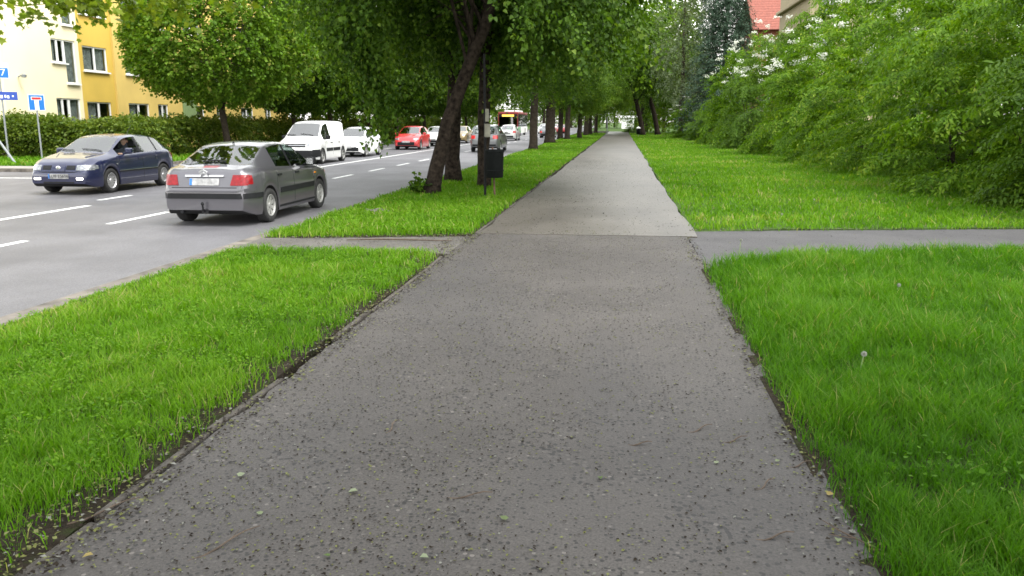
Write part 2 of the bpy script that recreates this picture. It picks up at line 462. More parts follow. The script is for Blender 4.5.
def leaf_arrays(pos, nor, tip, length, width, fold=0.18, shape='oval'):
    """returns verts, faces, loop totals for leaves; pos is the leaf's base"""
    n = len(pos)
    tip = nrm(tip); side = nrm(np.cross(nor, tip)); up = np.cross(tip, side)
    L = np.asarray(length).reshape(-1, 1) * np.ones((n, 1)); W = np.asarray(width).reshape(-1, 1) * np.ones((n, 1))
    if shape == 'oval':
        m = pos + tip * L * 0.45
        v = np.stack([pos, m + side * W * .5 + up * W * fold, pos + tip * L, m - side * W * .5 + up * W * fold], 1)
        f = np.array([[0, 1, 2], [0, 2, 3]]); k = 4
    else:   # heart: 6 verts, 2 quads along the midrib
        a = pos + tip * L * 0.16; b = pos + tip * L * 0.58
        v = np.stack([pos + tip * L * .06, a + side * W * .46 + up * W * fold, b + side * W * .40 + up * W * fold, pos + tip * L - up * L * .08,
                      b - side * W * .40 + up * W * fold, a - side * W * .46 + up * W * fold], 1)
        f = np.array([[0, 1, 2, 3], [0, 3, 4, 5]]); k = 6
    base = (np.arange(n) * k)[:, None, None]
    ff = (f[None] + base).reshape(-1)
    lt = np.full(n * len(f), f.shape[1])
    return v.reshape(-1, 3), ff, lt

def leaf_mesh(name, pos, nor, tip, length, width, mat, tint, fold=0.18, shape='oval'):
    v, f, lt = leaf_arrays(pos, nor, tip, length, width, fold, shape)
    return np_mesh(name, v, f, lt, mat, np.repeat(tint, 2))

def rdir(n, g=rng):
    return nrm(g.normal(size=(n, 3)))

def sprays(g, start, d, n_leaf, L, droop, leaf_len, leaf_w, flat=0.7, jit=0.35, spread=0.10):
    """leaves set along arching twigs. start, d: (k,3). returns leaf arrays (pos, nor, tip, len, wid, tint)"""
    k = len(start)
    t = (np.arange(n_leaf)[None, :] + g.random((k, n_leaf))) / n_leaf
    Ls = L * (0.65 + 0.7 * g.random((k, 1)))
    p = start[:, None, :] + d[:, None, :] * (t * Ls)[..., None]
    p[..., 2] -= droop * Ls * t ** 2
    dt = np.repeat(d[:, None, :], n_leaf, 1).copy()
    dt[..., 2] -= 2 * droop * t
    dt = nrm(dt)
    upv = nrm(np.array([0, 0, 1.0]) + 0.35 * g.normal(size=(k, 1, 3)))
    sd = nrm(np.cross(dt, upv))
    sg = np.where(np.arange(n_leaf) % 2 == 0, 1.0, -1.0)[None, :, None]
    tip = dt * 0.55 + sd * sg * 0.8 + jit * g.normal(size=p.shape)
    tip[..., 2] -= 0.25 + droop * 0.5
    nor = flat * np.cross(sd, dt) + jit * g.normal(size=p.shape)
    nor[..., 2] = np.abs(nor[..., 2]) + 0.15
    p = p + spread * g.normal(size=p.shape)
    ct = g.random((k, 1))
    tint = np.clip(0.15 + 0.5 * ct + 0.42 * g.random((k, n_leaf)) - 0.1 + 0.14 * t, 0, 1)
    sc = (0.65 + 0.7 * g.random((k, n_leaf)))
    return p.reshape(-1, 3), nor.reshape(-1, 3), tip.reshape(-1, 3), (leaf_len * sc).ravel(), (leaf_w * sc).ravel(), tint.ravel()

def lumps(g, k=14, amp=0.28):
    D = rdir(k, g); A = amp * (g.random(k) * 1.6 - 0.6); K = 4 + 8 * g.random(k)
    def fn(d):
        dd = d @ D.T
        return 1 + (np.exp(K * (dd - 1)) * A).sum(1)
    return fn

def crown_sprays(g, radii, n_spray, bottom=0.55, shell=0.5, lump=0.28, gaps=0.35):
    """start points and directions in a lumpy ellipsoid, biased to its outside"""
    fn = lumps(g, 18, lump)
    d = rdir(int(n_spray * 1.8), g)
    # gaps: drop sprays whose direction falls in a few random holes
    H = rdir(16, g)
    hol = ((d @ H.T) > 0.955).any(1) & (g.random(len(d)) < gaps * 2)
    d = d[~hol][:n_spray]
    r = fn(d) * (shell + (1 - shell) * np.sqrt(g.random(len(d))))
    p = d * r[:, None] * np.array(radii)
    p[:, 2] = np.where(p[:, 2] < 0, p[:, 2] * bottom, p[:, 2])
    out = nrm(d * np.array([1, 1, 0.55]) + 0.45 * g.normal(size=d.shape))
    return p, out

def branch_pts(a, b, g, sag=0.15, n=6):
    a = np.array(a, float); b = np.array(b, float); L = np.linalg.norm(b - a)
    t = np.linspace(0, 1, n)[:, None]
    q = a + (b - a) * t
    off = g.normal(size=3) * 0.09 * L
    q += np.sin(t * math.pi) * off
    q[:, 2] += (np.sin(t[:, 0] * math.pi) * sag * L)
    return [tuple(x) for x in q]

def trunk_builder(pts, radii, ends, g, k=12, limb_r=0.45, mb=None, jag=0.03, twigs=None):
    mb = mb or MB()
    # trunk with flared base, resampled
    P = np.array(pts, float); T = np.linspace(0, 1, len(P)); tt = np.linspace(0, 1, 14)
    Q = np.stack([np.interp(tt, T, P[:, i]) for i in range(3)], 1); rr = np.interp(tt, T, radii)
    Q[1:-1] += g.normal(size=(12, 3)) * 0.004 * rr[1:-1, None] / 0.1
    rr = rr * (1 + jag * g.normal(size=14)); rr[0] *= 1.28; rr[1] *= 1.05
    mb.tube([tuple(q) for q in Q], list(rr), k)
    top = P[-1]; rt = rr[-1]
    for i, e in enumerate(ends):
        s = Q[int(8 + (i * 5) % 6)] if len(Q) > 12 else top
        q = branch_pts(s, e, g, 0.12, 7)
        r0 = rt * (limb_r + 0.25 * g.random())
        mb.tube(q, list(np.linspace(r0, 0.018, 7)), 6, caps=False)
        if twigs:
            for _ in range(twigs):
                m = q[g.integers(3, 6)]
                z = np.array(m) + rdir(1, g)[0] * np.array([1, 1, .6]) * (0.8 + 0.9 * g.random())
                mb.tube(branch_pts(m, z, g, .08, 4), list(np.linspace(.022, .006, 4)), 4, caps=False)
    return mb

# ================================================================== THE SETTING
XK = -5.0          # road-side edge of the verge
XL, XR = -2.06, 1.08   # path edges
ROAD_Z = -0.10
Y1, Y2 = 10.35, 12.3   # crossing path

def struct(o):
    o['kind'] = 'structure'
    return o

def sheet(name, x0, x1, y0, y1, z, mat, nx=1, ny=1, noise=0.0, parent=None, edge=0.0, thick=0.0):
    g = np.random.default_rng(int(abs(x0 * 31 + y0 * 17)) + 3)
    xs = np.linspace(x0, x1, nx + 1); ys = np.linspace(y0, y1, ny + 1)
    X, Y = np.meshgrid(xs, ys)
    Z = np.full_like(X, z)
    if noise:
        Z = Z + noise * (np.sin(X * 2.3 + Y * 1.1) + np.sin(X * 0.9 - Y * 2.7 + 1) + 0.8 * g.normal(size=X.shape)) / 2.2
    if edge:
        for j in (0, -1):
            e = np.cumsum(g.normal(size=ny + 1)) * 0.25; e -= np.linspace(e[0], e[-1], ny + 1)
            X[:, j] += edge * (0.6 * g.normal(size=ny + 1) + np.clip(e, -1.5, 1.5))
    v = np.stack([X, Y, Z], -1).reshape(-1, 3)
    f = []
    w = nx + 1
    for i in range(ny):
        for j in range(nx):
            a = i * w + j
            f.append((a, a + 1, a + w + 1, a + w))
    v = [tuple(p) for p in v]
    if thick:   # side skirts so the slab has real depth
        n = len(v)
        ring = [j for j in range(w)] + [i * w + nx for i in range(1, ny + 1)] + [ny * w + j for j in range(nx - 1, -1, -1)] + [i * w for i in range(ny - 1, 0, -1)]
        v += [(v[k][0], v[k][1], z - thick) for k in ring]
        m = len(ring)
        for q in range(m):
            f.append((ring[(q + 1) % m], ring[q], n + q, n + (q + 1) % m))
    return mobj(name, v, f, mat, parent, smooth=False)

struct(sheet('ground', -900, 900, -60, 1600, -0.16, M['turf']))
road = struct(sheet('road', -18.2, -5.5, -12, 420, ROAD_Z, M['road']))
side_street = struct(sheet('side_street', -70, -18.2, 12, 27.6, ROAD_Z, M['road']))
gutter = struct(sheet('gutter', -5.5, -5.13, -2, 140, ROAD_Z + 0.004, M['kerb'], 1, 60))

# painted markings, each its own piece of the road
def dash(x0, x1, y0, y1):
    o = MB().quad((x0, y0, ROAD_Z + .004), (x1, y0, ROAD_Z + .004), (x1, y1, ROAD_Z + .004), (x0, y1, ROAD_Z + .004)).build('lane_marking', M['line'], road)
    return o
for y in (5.4, 9.4, 13.5, 17.5, 21.5, 25.5, 29.5, 33.5, 37.5, 41.5, 45.5, 49.5, 54, 58, 62, 66, 70, 75, 80, 85, 90, 95, 100, 106, 112, 118, 124, 130):
    dash(-8.76, -8.62, y, y + 2.0)
dash(-11.02, -10.88, 6, 12.0)
dash(-11.12, -10.94, 13.4, 16.5)
dash(-11.65, -11.5, 17.7, 19.0)
dash(-11.5, -11.36, 20.5, 140)
for y in (30, 36, 42, 48, 54, 60, 66, 72, 80, 88, 96):
    dash(-14.95, -14.82, y, y + 2)
MB().quad((-30, 24.45, ROAD_Z + .004), (-17.6, 24.45, ROAD_Z + .004), (-17.6, 24.62, ROAD_Z + .004), (-30, 24.62, ROAD_Z + .004)).build('edge_marking', M['line'], side_street)

# kerb stones along the verge (dropped at the crossing path)
kerb = struct(MB().box(-5.13, -5.0, 61.2, 160, -0.16, -0.03).build('kerb', M['kerb']))
stone = {}
for nm, zt in (('n', -0.028), ('d', -0.075)):
    stone[nm] = mesh_from('kerb_stone', *(lambda b: (b.v, b.f))(MB().box(-.065, .065, -.495, .495, -.16, zt, .015)), M['kerb'])
y = 0.7
while y < 61:
    o = bpy.data.objects.new('kerb_stone', stone['d' if 10.0 < y < 12.7 else 'n'])
    o.location = (-5.065 + random.uniform(-.008, .008), y, random.uniform(-.008, .006))
    o.rotation_euler = (0, random.uniform(-.03, .03), random.uniform(-.008, .008))
    link(o, kerb)
    y += 1.0
# far kerb and pavement
struct(MB().box(-18.35, -18.2, 28.6, 240, -0.16, 0.02).build('far_kerb', M['kerb']))
struct(MB().box(-70, -18.2, 27.6, 27.75, -0.16, 0.02).build('side_street_kerb', M['kerb']))
struct(sheet('far_pavement', -70, -18.2, 27.75, 29.6, 0.0, M['pave'], thick=.15))

# footpath slabs with an open joint between them
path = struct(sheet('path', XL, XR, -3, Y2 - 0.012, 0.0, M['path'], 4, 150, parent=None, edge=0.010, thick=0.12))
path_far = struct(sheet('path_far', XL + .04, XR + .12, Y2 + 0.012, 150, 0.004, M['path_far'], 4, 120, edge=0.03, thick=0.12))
cross_l = struct(sheet('crossing_path', XK, XL - 0.02, Y1, Y2 - .25, -0.006, M['cross_left'], 10, 4, 0.006, edge=0.0, thick=0.12))
cross_r = struct(sheet('crossing_path_lawn_side', XR + 0.02, 20, Y1 - .95, Y2 + .75, -0.016, M['cross_right'], 30, 4, 0.004, thick=0.12))

# concrete edging along the left side of the path
edging = struct(MB().box(XL - .075, XL - .012, -2.0, 0.0, -.14, .012).build('path_edging', M['edging']))
est = mesh_from('edging_stone', *(lambda b: (b.v, b.f))(MB().box(-.022, .022, -.485, .485, -.14, .012, .010)), M['edging'])
for i in range(10):
    if i == 5: continue          # one stone is gone
    o = bpy.data.objects.new('edging_stone', est)
    o.location = (XL - .04 + random.uniform(-.015, .012), .55 + i, random.uniform(-.022, -.004))
    o.rotation_euler = (random.uniform(-.02, .02), random.uniform(-.2, .2), random.uniform(-.022, .022))
    link(o, edging)
for i in range(14):
    o = bpy.data.objects.new('edging_stone', est)
    o.location = (XL - .02 + random.uniform(-.02, .012), 12.9 + i, random.uniform(-.035, -.012))
    link(o, edging)

# soil under the lawns
verge_near = struct(sheet('verge_soil', XK, XL - .08, -2, Y1 - .02, -.012, M['soil'], 30, 80, 0.012, thick=.12))
verge_far = struct(sheet('verge_soil_far', XK, XL - .03, Y2 - .23, 160, -.012, M['soil'], 12, 200, 0.012, thick=.12))
lawn_near = struct(sheet('lawn_soil', XR - .05, 22, -2, Y1 - .34, .0, M['soil'], 120, 50, 0.008, thick=.12))
lawn_far = struct(sheet('lawn_soil_far', XR + .14, 60, Y2 + .77, 170, -.012, M['turf'], 40, 120, 0.02, thick=.12))
far_bank = struct(sheet('far_bank', -70, -18.36, 29.62, 240, -0.02, M['turf'], 20, 60, 0.03))

# ------------------------------------------------------------------ grass (real blades)
ps, pp, ff = math.atan(.1181), math.atan(166 / 830), 830.0
def project(p):
    r = p[:, 0] * math.cos(ps) + p[:, 1] * math.sin(ps); fw = -p[:, 0] * math.sin(ps) + p[:, 1] * math.cos(ps)
    h = p[:, 2] - CAM_H
    d = fw * math.cos(pp) - h * math.sin(pp); u = fw * math.sin(pp) + h * math.cos(pp)
    d = np.where(d < .05, .05, d)
    return 512 + ff * r / d, 288 - ff * u / d, d

def vnoise(x, y, s, seed):
    g = np.random.default_rng(seed)
    t = g.random((64, 64))
    X = (x / s) % 63.0; Y = (y / s) % 63.0
    i = X.astype(int); j = Y.astype(int); fx = X - i; fy = Y - j
    fx = fx * fx * (3 - 2 * fx); fy = fy * fy * (3 - 2 * fy)
    a = t[i, j] * (1 - fx) + t[i + 1, j] * fx; b = t[i, j + 1] * (1 - fx) + t[i + 1, j + 1] * fx
    return a * (1 - fy) + b * fy

def grass(name, x0, x1, y0, y1, dens, hgt, wid, mat, seed, edge_fn=None, far_pow=1.25, maxd=400, margin=200, tint_shift=0.0, warp=None):
    g = np.random.default_rng(seed)
    P = []
    y = y0
    while y < y1:
        step = min(max(0.4, y * 0.08), y1 - y)
        ym = y + step / 2
        dd = max(2.6, math.hypot(ym, 1.0))
        rho = dens * (4.0 / max(dd, 3.4)) ** far_pow
        n = int(rho * (x1 - x0) * step)
        q = np.zeros((n, 3)); q[:, 0] = x0 + (x1 - x0) * g.random(n); q[:, 1] = y + step * g.random(n)
        px, py, d = project(q)
        q = q[(px > -margin) & (px < 1024 + margin) & (py < 680)]
        P.append(q); y += step
    P = np.concatenate(P)
    keep = np.ones(len(P), bool)
    cl = vnoise(P[:, 0], P[:, 1], 0.16, seed + 1)
    md = vnoise(P[:, 0], P[:, 1], 0.8, seed + 2)
    keep &= g.random(len(P)) < np.clip(0.42 + 0.75 * cl, 0, 1)
    if edge_fn is not None:
        keep &= g.random(len(P)) < edge_fn(P[:, 0], P[:, 1], cl, md)
    P, cl, md = P[keep], cl[keep], md[keep]
    if warp: P[:, 1] = warp(P[:, 0], P[:, 1])
    n = len(P)
    dist = np.hypot(P[:, 0], P[:, 1])
    scale = np.clip(dist / 4.0, 0.9, 40)
    W = wid * scale ** 0.72 * (0.6 + 0.8 * g.random(n))
    h = hgt(P[:, 0], P[:, 1], cl, md) * (0.45 + 0.8 * g.random(n)) 
    P[:, 2] = -0.015
    a = g.random(n) * 2 * math.pi
    wd = np.stack([np.cos(a), np.sin(a), 0 * a], 1)
    b = a + math.pi / 2 + 0.5 * g.normal(size=n)
    bend = (0.25 + 0.65 * g.random(n)) * h
    ld = np.stack([np.cos(b), np.sin(b), 0 * b], 1)
    up = np.array([0, 0, 1.0])
    m = P + ld * (bend * .32)[:, None] + up * (h * .58)[:, None]
    t = P + ld * bend[:, None] + up * (h * .92)[:, None]
    W = W[:, None]
    v = np.stack([P - wd * W * .5, P + wd * W * .5, m + wd * W * .42, m - wd * W * .42, t], 1).reshape(-1, 3)
    base = (np.arange(n) * 5)[:, None]
    f = np.concatenate([base + np.array([0, 1, 2, 3]), base + np.array([3, 2, 4])], 1).reshape(-1)
    lt = np.tile([4, 3], n)
    bigp = vnoise(P[:, 0] + 40, P[:, 1] + 40, 2.1, seed + 7)
    tint = np.clip(-0.06 + 0.36 * md + 0.34 * bigp + 0.18 * cl + 0.38 * g.random(n) + tint_shift + (g.random(n) > 0.955) * 0.5, 0, 1)
    me = np_mesh(name, v, f, lt, mat, np.repeat(tint, 2))
    o = link(bpy.data.objects.new(name, me))
    o['kind'] = 'stuff'
    return o

def warp_near(x, y):      # the crossing path runs slightly askew on the lawn side
    return y + (.30 * np.clip(x - XR, 0, 9) - .5 * np.exp(-np.clip(x - XR, 0, 9) / .6)) * np.clip((y - 4) / (Y1 - .34 - 4), 0, 1)
def warp_far(x, y):
    return y + .17 * np.clip(x - XR, 0, 9) * np.clip(1 - (y - 13.1) / 22, 0, 1)
def warp_left(x, y):
    return y + .21 * np.clip(x - XL, -4, 0) * np.clip(1 - (y - 12.1) / 14, 0, 1)
def warp_cl(x, y):
    return y + .21 * np.clip(x - XL, -4, 0) * np.clip((y - Y1) / (Y2 - .25 - Y1), 0, 1)
def warp_obj(o, fn):
    for v in o.data.vertices:
        v.co.y = float(fn(v.co.x, v.co.y))
warp_obj(cross_r, lambda x, y: y + (.30 - .13 * np.clip((y - Y1 + .95) / (Y2 - Y1 + 1.7), 0, 1)) * np.clip(x - XR, 0, 9)); warp_obj(lawn_near, warp_near); warp_obj(lawn_far, warp_far)
warp_obj(cross_l, warp_cl); warp_obj(verge_far, warp_left)

def sstep(a, b, x):
    t = np.clip((x - a) / (b - a), 0, 1); return t * t * (3 - 2 * t)

# left verge, near the camera: short mown grass mixed with clover, earth showing along the path
e1 = lambda x, y, c, m: np.clip(sstep(-2.09, -2.30 - .42 * (m - .35) - .16 * np.clip(4.5 - y, 0, 2), x) * (.4 + .6 * c) + (x < -2.5) * .55, 0.05 * (c > .55), 1)
o = grass('short_grass', XK + .02, XL - .05, 2.0, Y1 + .05, 9000, lambda x, y, c, m: (.055 + .05 * c + .03 * m) * np.where(x < -4.7, .55, 1.0), .0045, M['grass_l'], 11, e1)
tag(o, 'bright green short grass on the near verge between path and road', 'grass')
o = grass('short_grass', XK - .02, XL - .02, Y2 - .22, 125, 5600, lambda x, y, c, m: .07 + .06 * c + .03 * m, .0058, M['grass_l'], 12,
          lambda x, y, c, m: np.clip(sstep(-2.04, -2.28 - .2 * m, x) + .15, 0, 1) * np.clip(sstep(Y2 - .24, Y2 + .1, y + .3 * (m - .5)) + .15, 0, 1), 1.15, warp=warp_left)
tag(o, 'green grass strip under the street trees beyond the crossing path', 'grass')
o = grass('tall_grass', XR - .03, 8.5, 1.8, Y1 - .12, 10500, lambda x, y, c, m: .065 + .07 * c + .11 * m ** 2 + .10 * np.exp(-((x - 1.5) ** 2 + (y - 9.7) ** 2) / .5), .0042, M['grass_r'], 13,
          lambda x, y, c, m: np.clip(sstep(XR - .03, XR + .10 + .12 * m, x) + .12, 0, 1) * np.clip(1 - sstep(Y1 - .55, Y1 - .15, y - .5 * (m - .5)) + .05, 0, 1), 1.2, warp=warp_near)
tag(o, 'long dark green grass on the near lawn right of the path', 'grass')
o = grass('lawn_grass', XR + .1, 10.5, Y2 + .68, 130, 2200, lambda x, y, c, m: .06 + .05 * c + .03 * m, .0075, M['grass_l'], 14,
          lambda x, y, c, m: np.clip(sstep(XR + .10, XR + .3, x) + .1, 0, 1) * np.clip(sstep(Y2 + .66, Y2 + .95, y + .25 * (m - .5)) + .12, 0, 1), 1.2, tint_shift=.06, warp=warp_far)
tag(o, 'mown bright lawn between the far path and the shrubs', 'grass')
o = grass('bank_grass', -34, -18.4, 29.7, 50, 1100, lambda x, y, c, m: .12 + .1 * c, .014, M['grass_l'], 15, None, 1.25, tint_shift=-.05)
tag(o, 'rough grass below the hedge across the road', 'grass')

# clover and small broad leaves among the near verge grass
def groundleaves(name, n, x0, x1, y0, y1, size, seed, mat, label):
    g = np.random.default_rng(seed)
    p = np.stack([x0 + (x1 - x0) * g.random(n), y0 + (y1 - y0) * g.random(n) ** 1.3, .02 + .055 * g.random(n)], 1)
    px, py, d = project(p)
    k = (px > -150) & (px < 1170) & (py < 680) & (vnoise(p[:, 0], p[:, 1], .35, seed) > .42)
    p = p[k]; n = len(p)
    nor = np.array([0, 0, 1.0]) + .45 * g.normal(size=(n, 3)); tip = g.normal(size=(n, 3)) * np.array([1, 1, .25])
    s = size * (.6 + .8 * g.random(n))
    me = leaf_mesh(name, p, nor, tip, s, s * .8, mat, np.clip(.3 + .6 * g.random(n), 0, 1), .12, 'heart')
    o = link(bpy.data.objects.new(name, me)); o['kind'] = 'stuff'
    return tag(o, label, 'clover')
groundleaves('clover', 30000, XK + .1, -2.35, 2.2, Y1, .020, 31, M['grass_l'], 'small round clover leaves among the near verge grass')
groundleaves('clover', 9000, XK + .1, -2.3, Y2, 24, .045, 32, M['grass_l'], 'broad weed leaves around the street tree trunks')
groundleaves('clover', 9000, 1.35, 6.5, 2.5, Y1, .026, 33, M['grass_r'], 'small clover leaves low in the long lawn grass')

# ------------------------------------------------------------------ yellow apartment block
BX = -28.0
def wall_cells(mb, u0, u1, z0, z1, x_front, thick, openings):
    us = sorted(set([u0, u1] + [a for o in openings for a in o[:2]])); zs = sorted(set([z0, z1] + [a for o in openings for a in o[2:4]]))
    us = [u for u in us if u0 <= u <= u1]; zs = [z for z in zs if z0 <= z <= z1]
    for i in range(len(us) - 1):
        j = 0
        while j < len(zs) - 1:
            uc = (us[i] + us[i + 1]) / 2
            solid = lambda q: not any(o[0] < uc < o[1] and o[2] < (zs[q] + zs[q + 1]) / 2 < o[3] for o in openings)
            if not solid(j):
                j += 1; continue
            k = j
            while k + 1 < len(zs) - 1 and solid(k + 1):
                k += 1
            mb.box(x_front - thick, x_front, us[i], us[i + 1], zs[j], zs[k + 1])
            j = k + 1

def window(parent, xf, u0, u1, z0, z1, sash=2, curtain=True, flip=False):
    """white frame set in the reveal, panes behind it, sill in front (wall faces +X)"""
    t = .07; x1 = xf - .05; x0 = xf - .12
    f = MB()
    f.box(x0, x1, u0, u1, z0, z0 + t); f.box(x0, x1, u0, u1, z1 - t, z1)
    f.box(x0, x1, u0, u0 + t, z0 + t, z1 - t); f.box(x0, x1, u1 - t, u1, z0 + t, z1 - t)
    for k in range(1, sash):
        c = u0 + (u1 - u0) * k / sash
        f.box(x0, x1, c - t * .8, c + t * .8, z0 + t, z1 - t)
    w = f.build('window', M['pvc'], parent)
    for k in range(sash):
        a = u0 + (u1 - u0) * k / sash + t * .8; b = u0 + (u1 - u0) * (k + 1) / sash - t * .8
        MB().box(x0 + .02, x0 + .03, a - .02, b + .02, z0 + t - .02, z1 - t + .02).build('pane', M['wpane'], w)
        if curtain:
            q = MB(); nn = 9
            for i in range(nn):
                ya = a + (b - a) * i / nn; yb = a + (b - a) * (i + 1) / nn
                q.quad((x0 - .06 - .04 * (i % 2), ya, z0), (x0 - .06 - .04 * ((i + 1) % 2), yb, z0), (x0 - .06 - .04 * ((i + 1) % 2), yb, z1), (x0 - .06 - .04 * (i % 2), ya, z1))
            if (k + flip) % 3 != 2:
                q.build('curtain', M['curtain'], w)
    MB().box(xf - .05, xf + .12, u0 - .08, u1 + .08, z0 - .07, z0 - .004).build('sill', M['pvc'], w)
    return w

apt = empty('apartment_block', (BX, 50, 0))
tag(apt, 'cream and ochre apartment block with white windows behind the hedge', 'building')
def abs_parent(o, root):
    """keep world coordinates of meshes modelled in place"""
    for q in (o if isinstance(o, list) else [o]):
        q.parent = root
        q.matrix_parent_inverse = Matrix.Translation(-Vector(root.location))
ST = 2.93
Z0 = 1.23     # sill height, first row
cream_o, ochre_o, yel_o = [], [], []
UO = -1.42
for s in range(0, 5):
    z = Z0 + s * ST
    cream_o += [(41.55, 42.6, z + .45, z + 1.62), (42.6, 43.5, z - .55, z + 1.62)]
    ochre_o += [(44.25, 46.45, z + .2, z + 1.5)]
    yel_o += [(48.0, 50.2, z + .2, z + 1.5), (51.2, 52.4, z + .2, z + 1.5), (55, 57.2, z + .2, z + 1.5), (59, 60.2, z + .2, z + 1.5), (63, 65.2, z + .2, z + 1.5), (67.5, 68.7, z + .2, z + 1.5)]
for (mat, u0, u1, ops, xf) in ((M['cream'], 36.5, 43.75 + UO, cream_o, BX), (M['ochre'], 43.75 + UO, 46.95 + UO, ochre_o, BX - .12), (M['yellow'], 46.95 + UO, 71, yel_o, BX)):
    ops = [(o[0] + UO, o[1] + UO, o[2], o[3]) for o in ops if o[2] > 0]
    mb = MB(); wall_cells(mb, u0, u1, -.1, 15.2, xf, .3, ops)
    abs_parent(mb.build('wall', mat), apt)
    for n, o in enumerate(ops):
        two = 1 if (o[1] - o[0]) < 1.0 else 2
        w = window(None, xf, o[0], o[1], o[2], o[3], two, True, n % 2 == 0)
        abs_parent(w, apt)
abs_parent(MB().box(BX - .5, BX - .42, 36.6, 70.9, 0, 15).build('inner_wall', M['curtain']), apt) if False else None
abs_parent(MB().box(BX - 11, BX - 3, 36.8, 70.8, -.1, 15.1).build('core', simple('dark_room', (.05, .045, .04), .9)), apt)
abs_parent(MB().box(BX - 11.4, BX + .35, 36.2, 71.3, 15.2, 15.55).build('roof', M['pvc']), apt)
abs_parent(MB().box(BX - 11, BX - .31, 36.5, 36.79, -.1, 15.2).build('wall', M['cream']), apt)
abs_parent(MB().box(BX - 11, BX - .31, 70.81, 71, -.1, 15.2).build('wall', M['yellow']), apt)
abs_parent(MB().box(BX + .003, BX + .06, 52.8, 54.6, 1.2, 3.3).build('shop_panel', M['green_panel']), apt)
# security light on the cream wall
lb = MB().tube([(BX, 37.5, 3.75), (BX + .25, 37.5, 3.85)], .03, 6)
lb.lathe([(.02, 0), (.11, .02), (.13, .14), (.03, .2), (0, .2)], 10, 'z', (BX + .3, 37.5, 3.7))
abs_parent(lb.build('wall_lamp', M['steel']), apt)

# buildings behind the shrubs on the right
bb = empty('beige_building', (24, 86, 0)); tag(bb, 'beige rendered building with eaves seen above the shrubs', 'building')
def put(o, root): abs_parent(o, root); return o
def yblock(root, x0, x1, y0, y1, zt, mat, wins):
    mb = MB()
    # front wall faces -Y : built as boxes round the openings
    us = sorted(set([x0, x1] + [a for o in wins for a in o[:2]])); zs = sorted(set([-.1, zt] + [a for o in wins for a in o[2:]]))
    for i in range(len(us) - 1):
        for j in range(len(zs) - 1):
            uc, zc = (us[i] + us[i + 1]) / 2, (zs[j] + zs[j + 1]) / 2
            if not any(o[0] < uc < o[1] and o[2] < zc < o[3] for o in wins):
                mb.box(us[i], us[i + 1], y0, y0 + .35, zs[j], zs[j + 1])
    mb.box(x0, x1, y0 + .36, y1, -.1, zt - .02)
    put(mb.build('wall', mat), root)
    for o in wins:
        f = MB(); a, b, c, d = o
        f.box(a, b, y0 + .1, y0 + .18, c, c + .08).box(a, b, y0 + .1, y0 + .18, d - .08, d).box(a, a + .08, y0 + .1, y0 + .18, c + .08, d - .08).box(b - .08, b, y0 + .1, y0 + .18, c + .08, d - .08).box((a + b) / 2 - .05, (a + b) / 2 + .05, y0 + .1, y0 + .18, c + .08, d - .08)
        w = put(f.build('window', M['pvc']), root)
        g_ = MB().box(a + .05, b - .05, y0 + .2, y0 + .22, c + .05, d - .05).build('pane', M['wglass']); g_.parent = w
        s_ = MB().box(a - .1, b + .1, y0 - .12, y0 - .002, c - .1, c - .01).build('sill', M['beige']); s_.parent = w
yblock(bb, 17.3, 34, 80, 94, 19.5, M['beige'], [(18.3, 19.7, z, z + 1.9) for z in (3.5, 7.2, 10.9, 14.6)] + [(22.5, 24, z, z + 1.9) for z in (3.5, 7.2, 10.9, 14.6)] + [(27, 28.5, z, z + 1.9) for z in (7.2, 10.9, 14.6)])
put(MB().box(16.9, 34.3, 79.5, 94.3, 12.6, 12.95, .08).build('string_course', M['beige']), bb)
rf = MB(); rf.v = [(16.7, 79.2, 19.5), (34.6, 79.2, 19.5), (34.6, 94.8, 19.5), (16.7, 94.8, 19.5), (22, 87, 24), (30, 87, 24)]
rf.f = [(0, 1, 5, 4), (1, 2, 5), (2, 3, 4, 5), (3, 0, 4), (3, 2, 1, 0)]
put(rf.build('roof', M['tile']), bb)
rb = empty('red_building', (24, 118, 0)); tag(rb, 'red building with tiled roof behind the spruce tree', 'building')
yblock(rb, 17.6, 40, 112, 130, 13.0, M['brick'], [(x, x + 1.5, z, z + 1.9) for x in (18.5, 22.5, 26.5) for z in (3, 6.4, 9.8)])
rf = MB()
nrow, ncol = 14, 60
for r_ in range(nrow):     # rows of tiles stepping up the slope
    ya, za = 111.2 + r_ * .46, 13.0 + r_ * .36
    for k in range(2):
        x0_ = 17.2 + 11.6 * k
        rf.quad((x0_, ya, za + .06), (x0_ + 11.6, ya, za + .06), (x0_ + 11.6, ya + .5, za + .42), (x0_, ya + .5, za + .42))
        rf.quad((x0_, ya, za - .02), (x0_ + 11.6, ya, za - .02), (x0_ + 11.6, ya, za + .06), (x0_, ya, za + .06))
rf.quad((17.2, 117.65, 18.0), (40.4, 117.65, 18.0), (40.4, 131, 13), (17.2, 131, 13))
r_o = put(rf.build('roof', M['tile']), rb)
ch = MB().box(24, 25, 116, 117, 16.5, 19.6).box(23.9, 25.1, 115.9, 117.1, 19.6, 19.8).build('chimney', M['brick']); ch.parent = r_o
# pale kiosk-like building at the end of the path
kk = empty('pale_house', (4, 230, 0)); tag(kk, 'pale low house at the far end of the path', 'building')
yblock(kk, 2.6, 5.8, 226, 236, 2.7, M['pvc'], [(4.6, 5.4, 1, 2.0)])
rf = MB(); rf.v = [(2.3, 225.5, 2.7), (6.1, 225.5, 2.7), (6.1, 236.5, 2.7), (2.3, 236.5, 2.7), (2.3, 231, 3.3), (6.1, 231, 3.3)]
rf.f = [(0, 1, 5, 4), (2, 3, 4, 5), (1, 2, 5), (3, 0, 4), (3, 2, 1, 0)]
put(rf.build('roof', M['pvc']), kk)

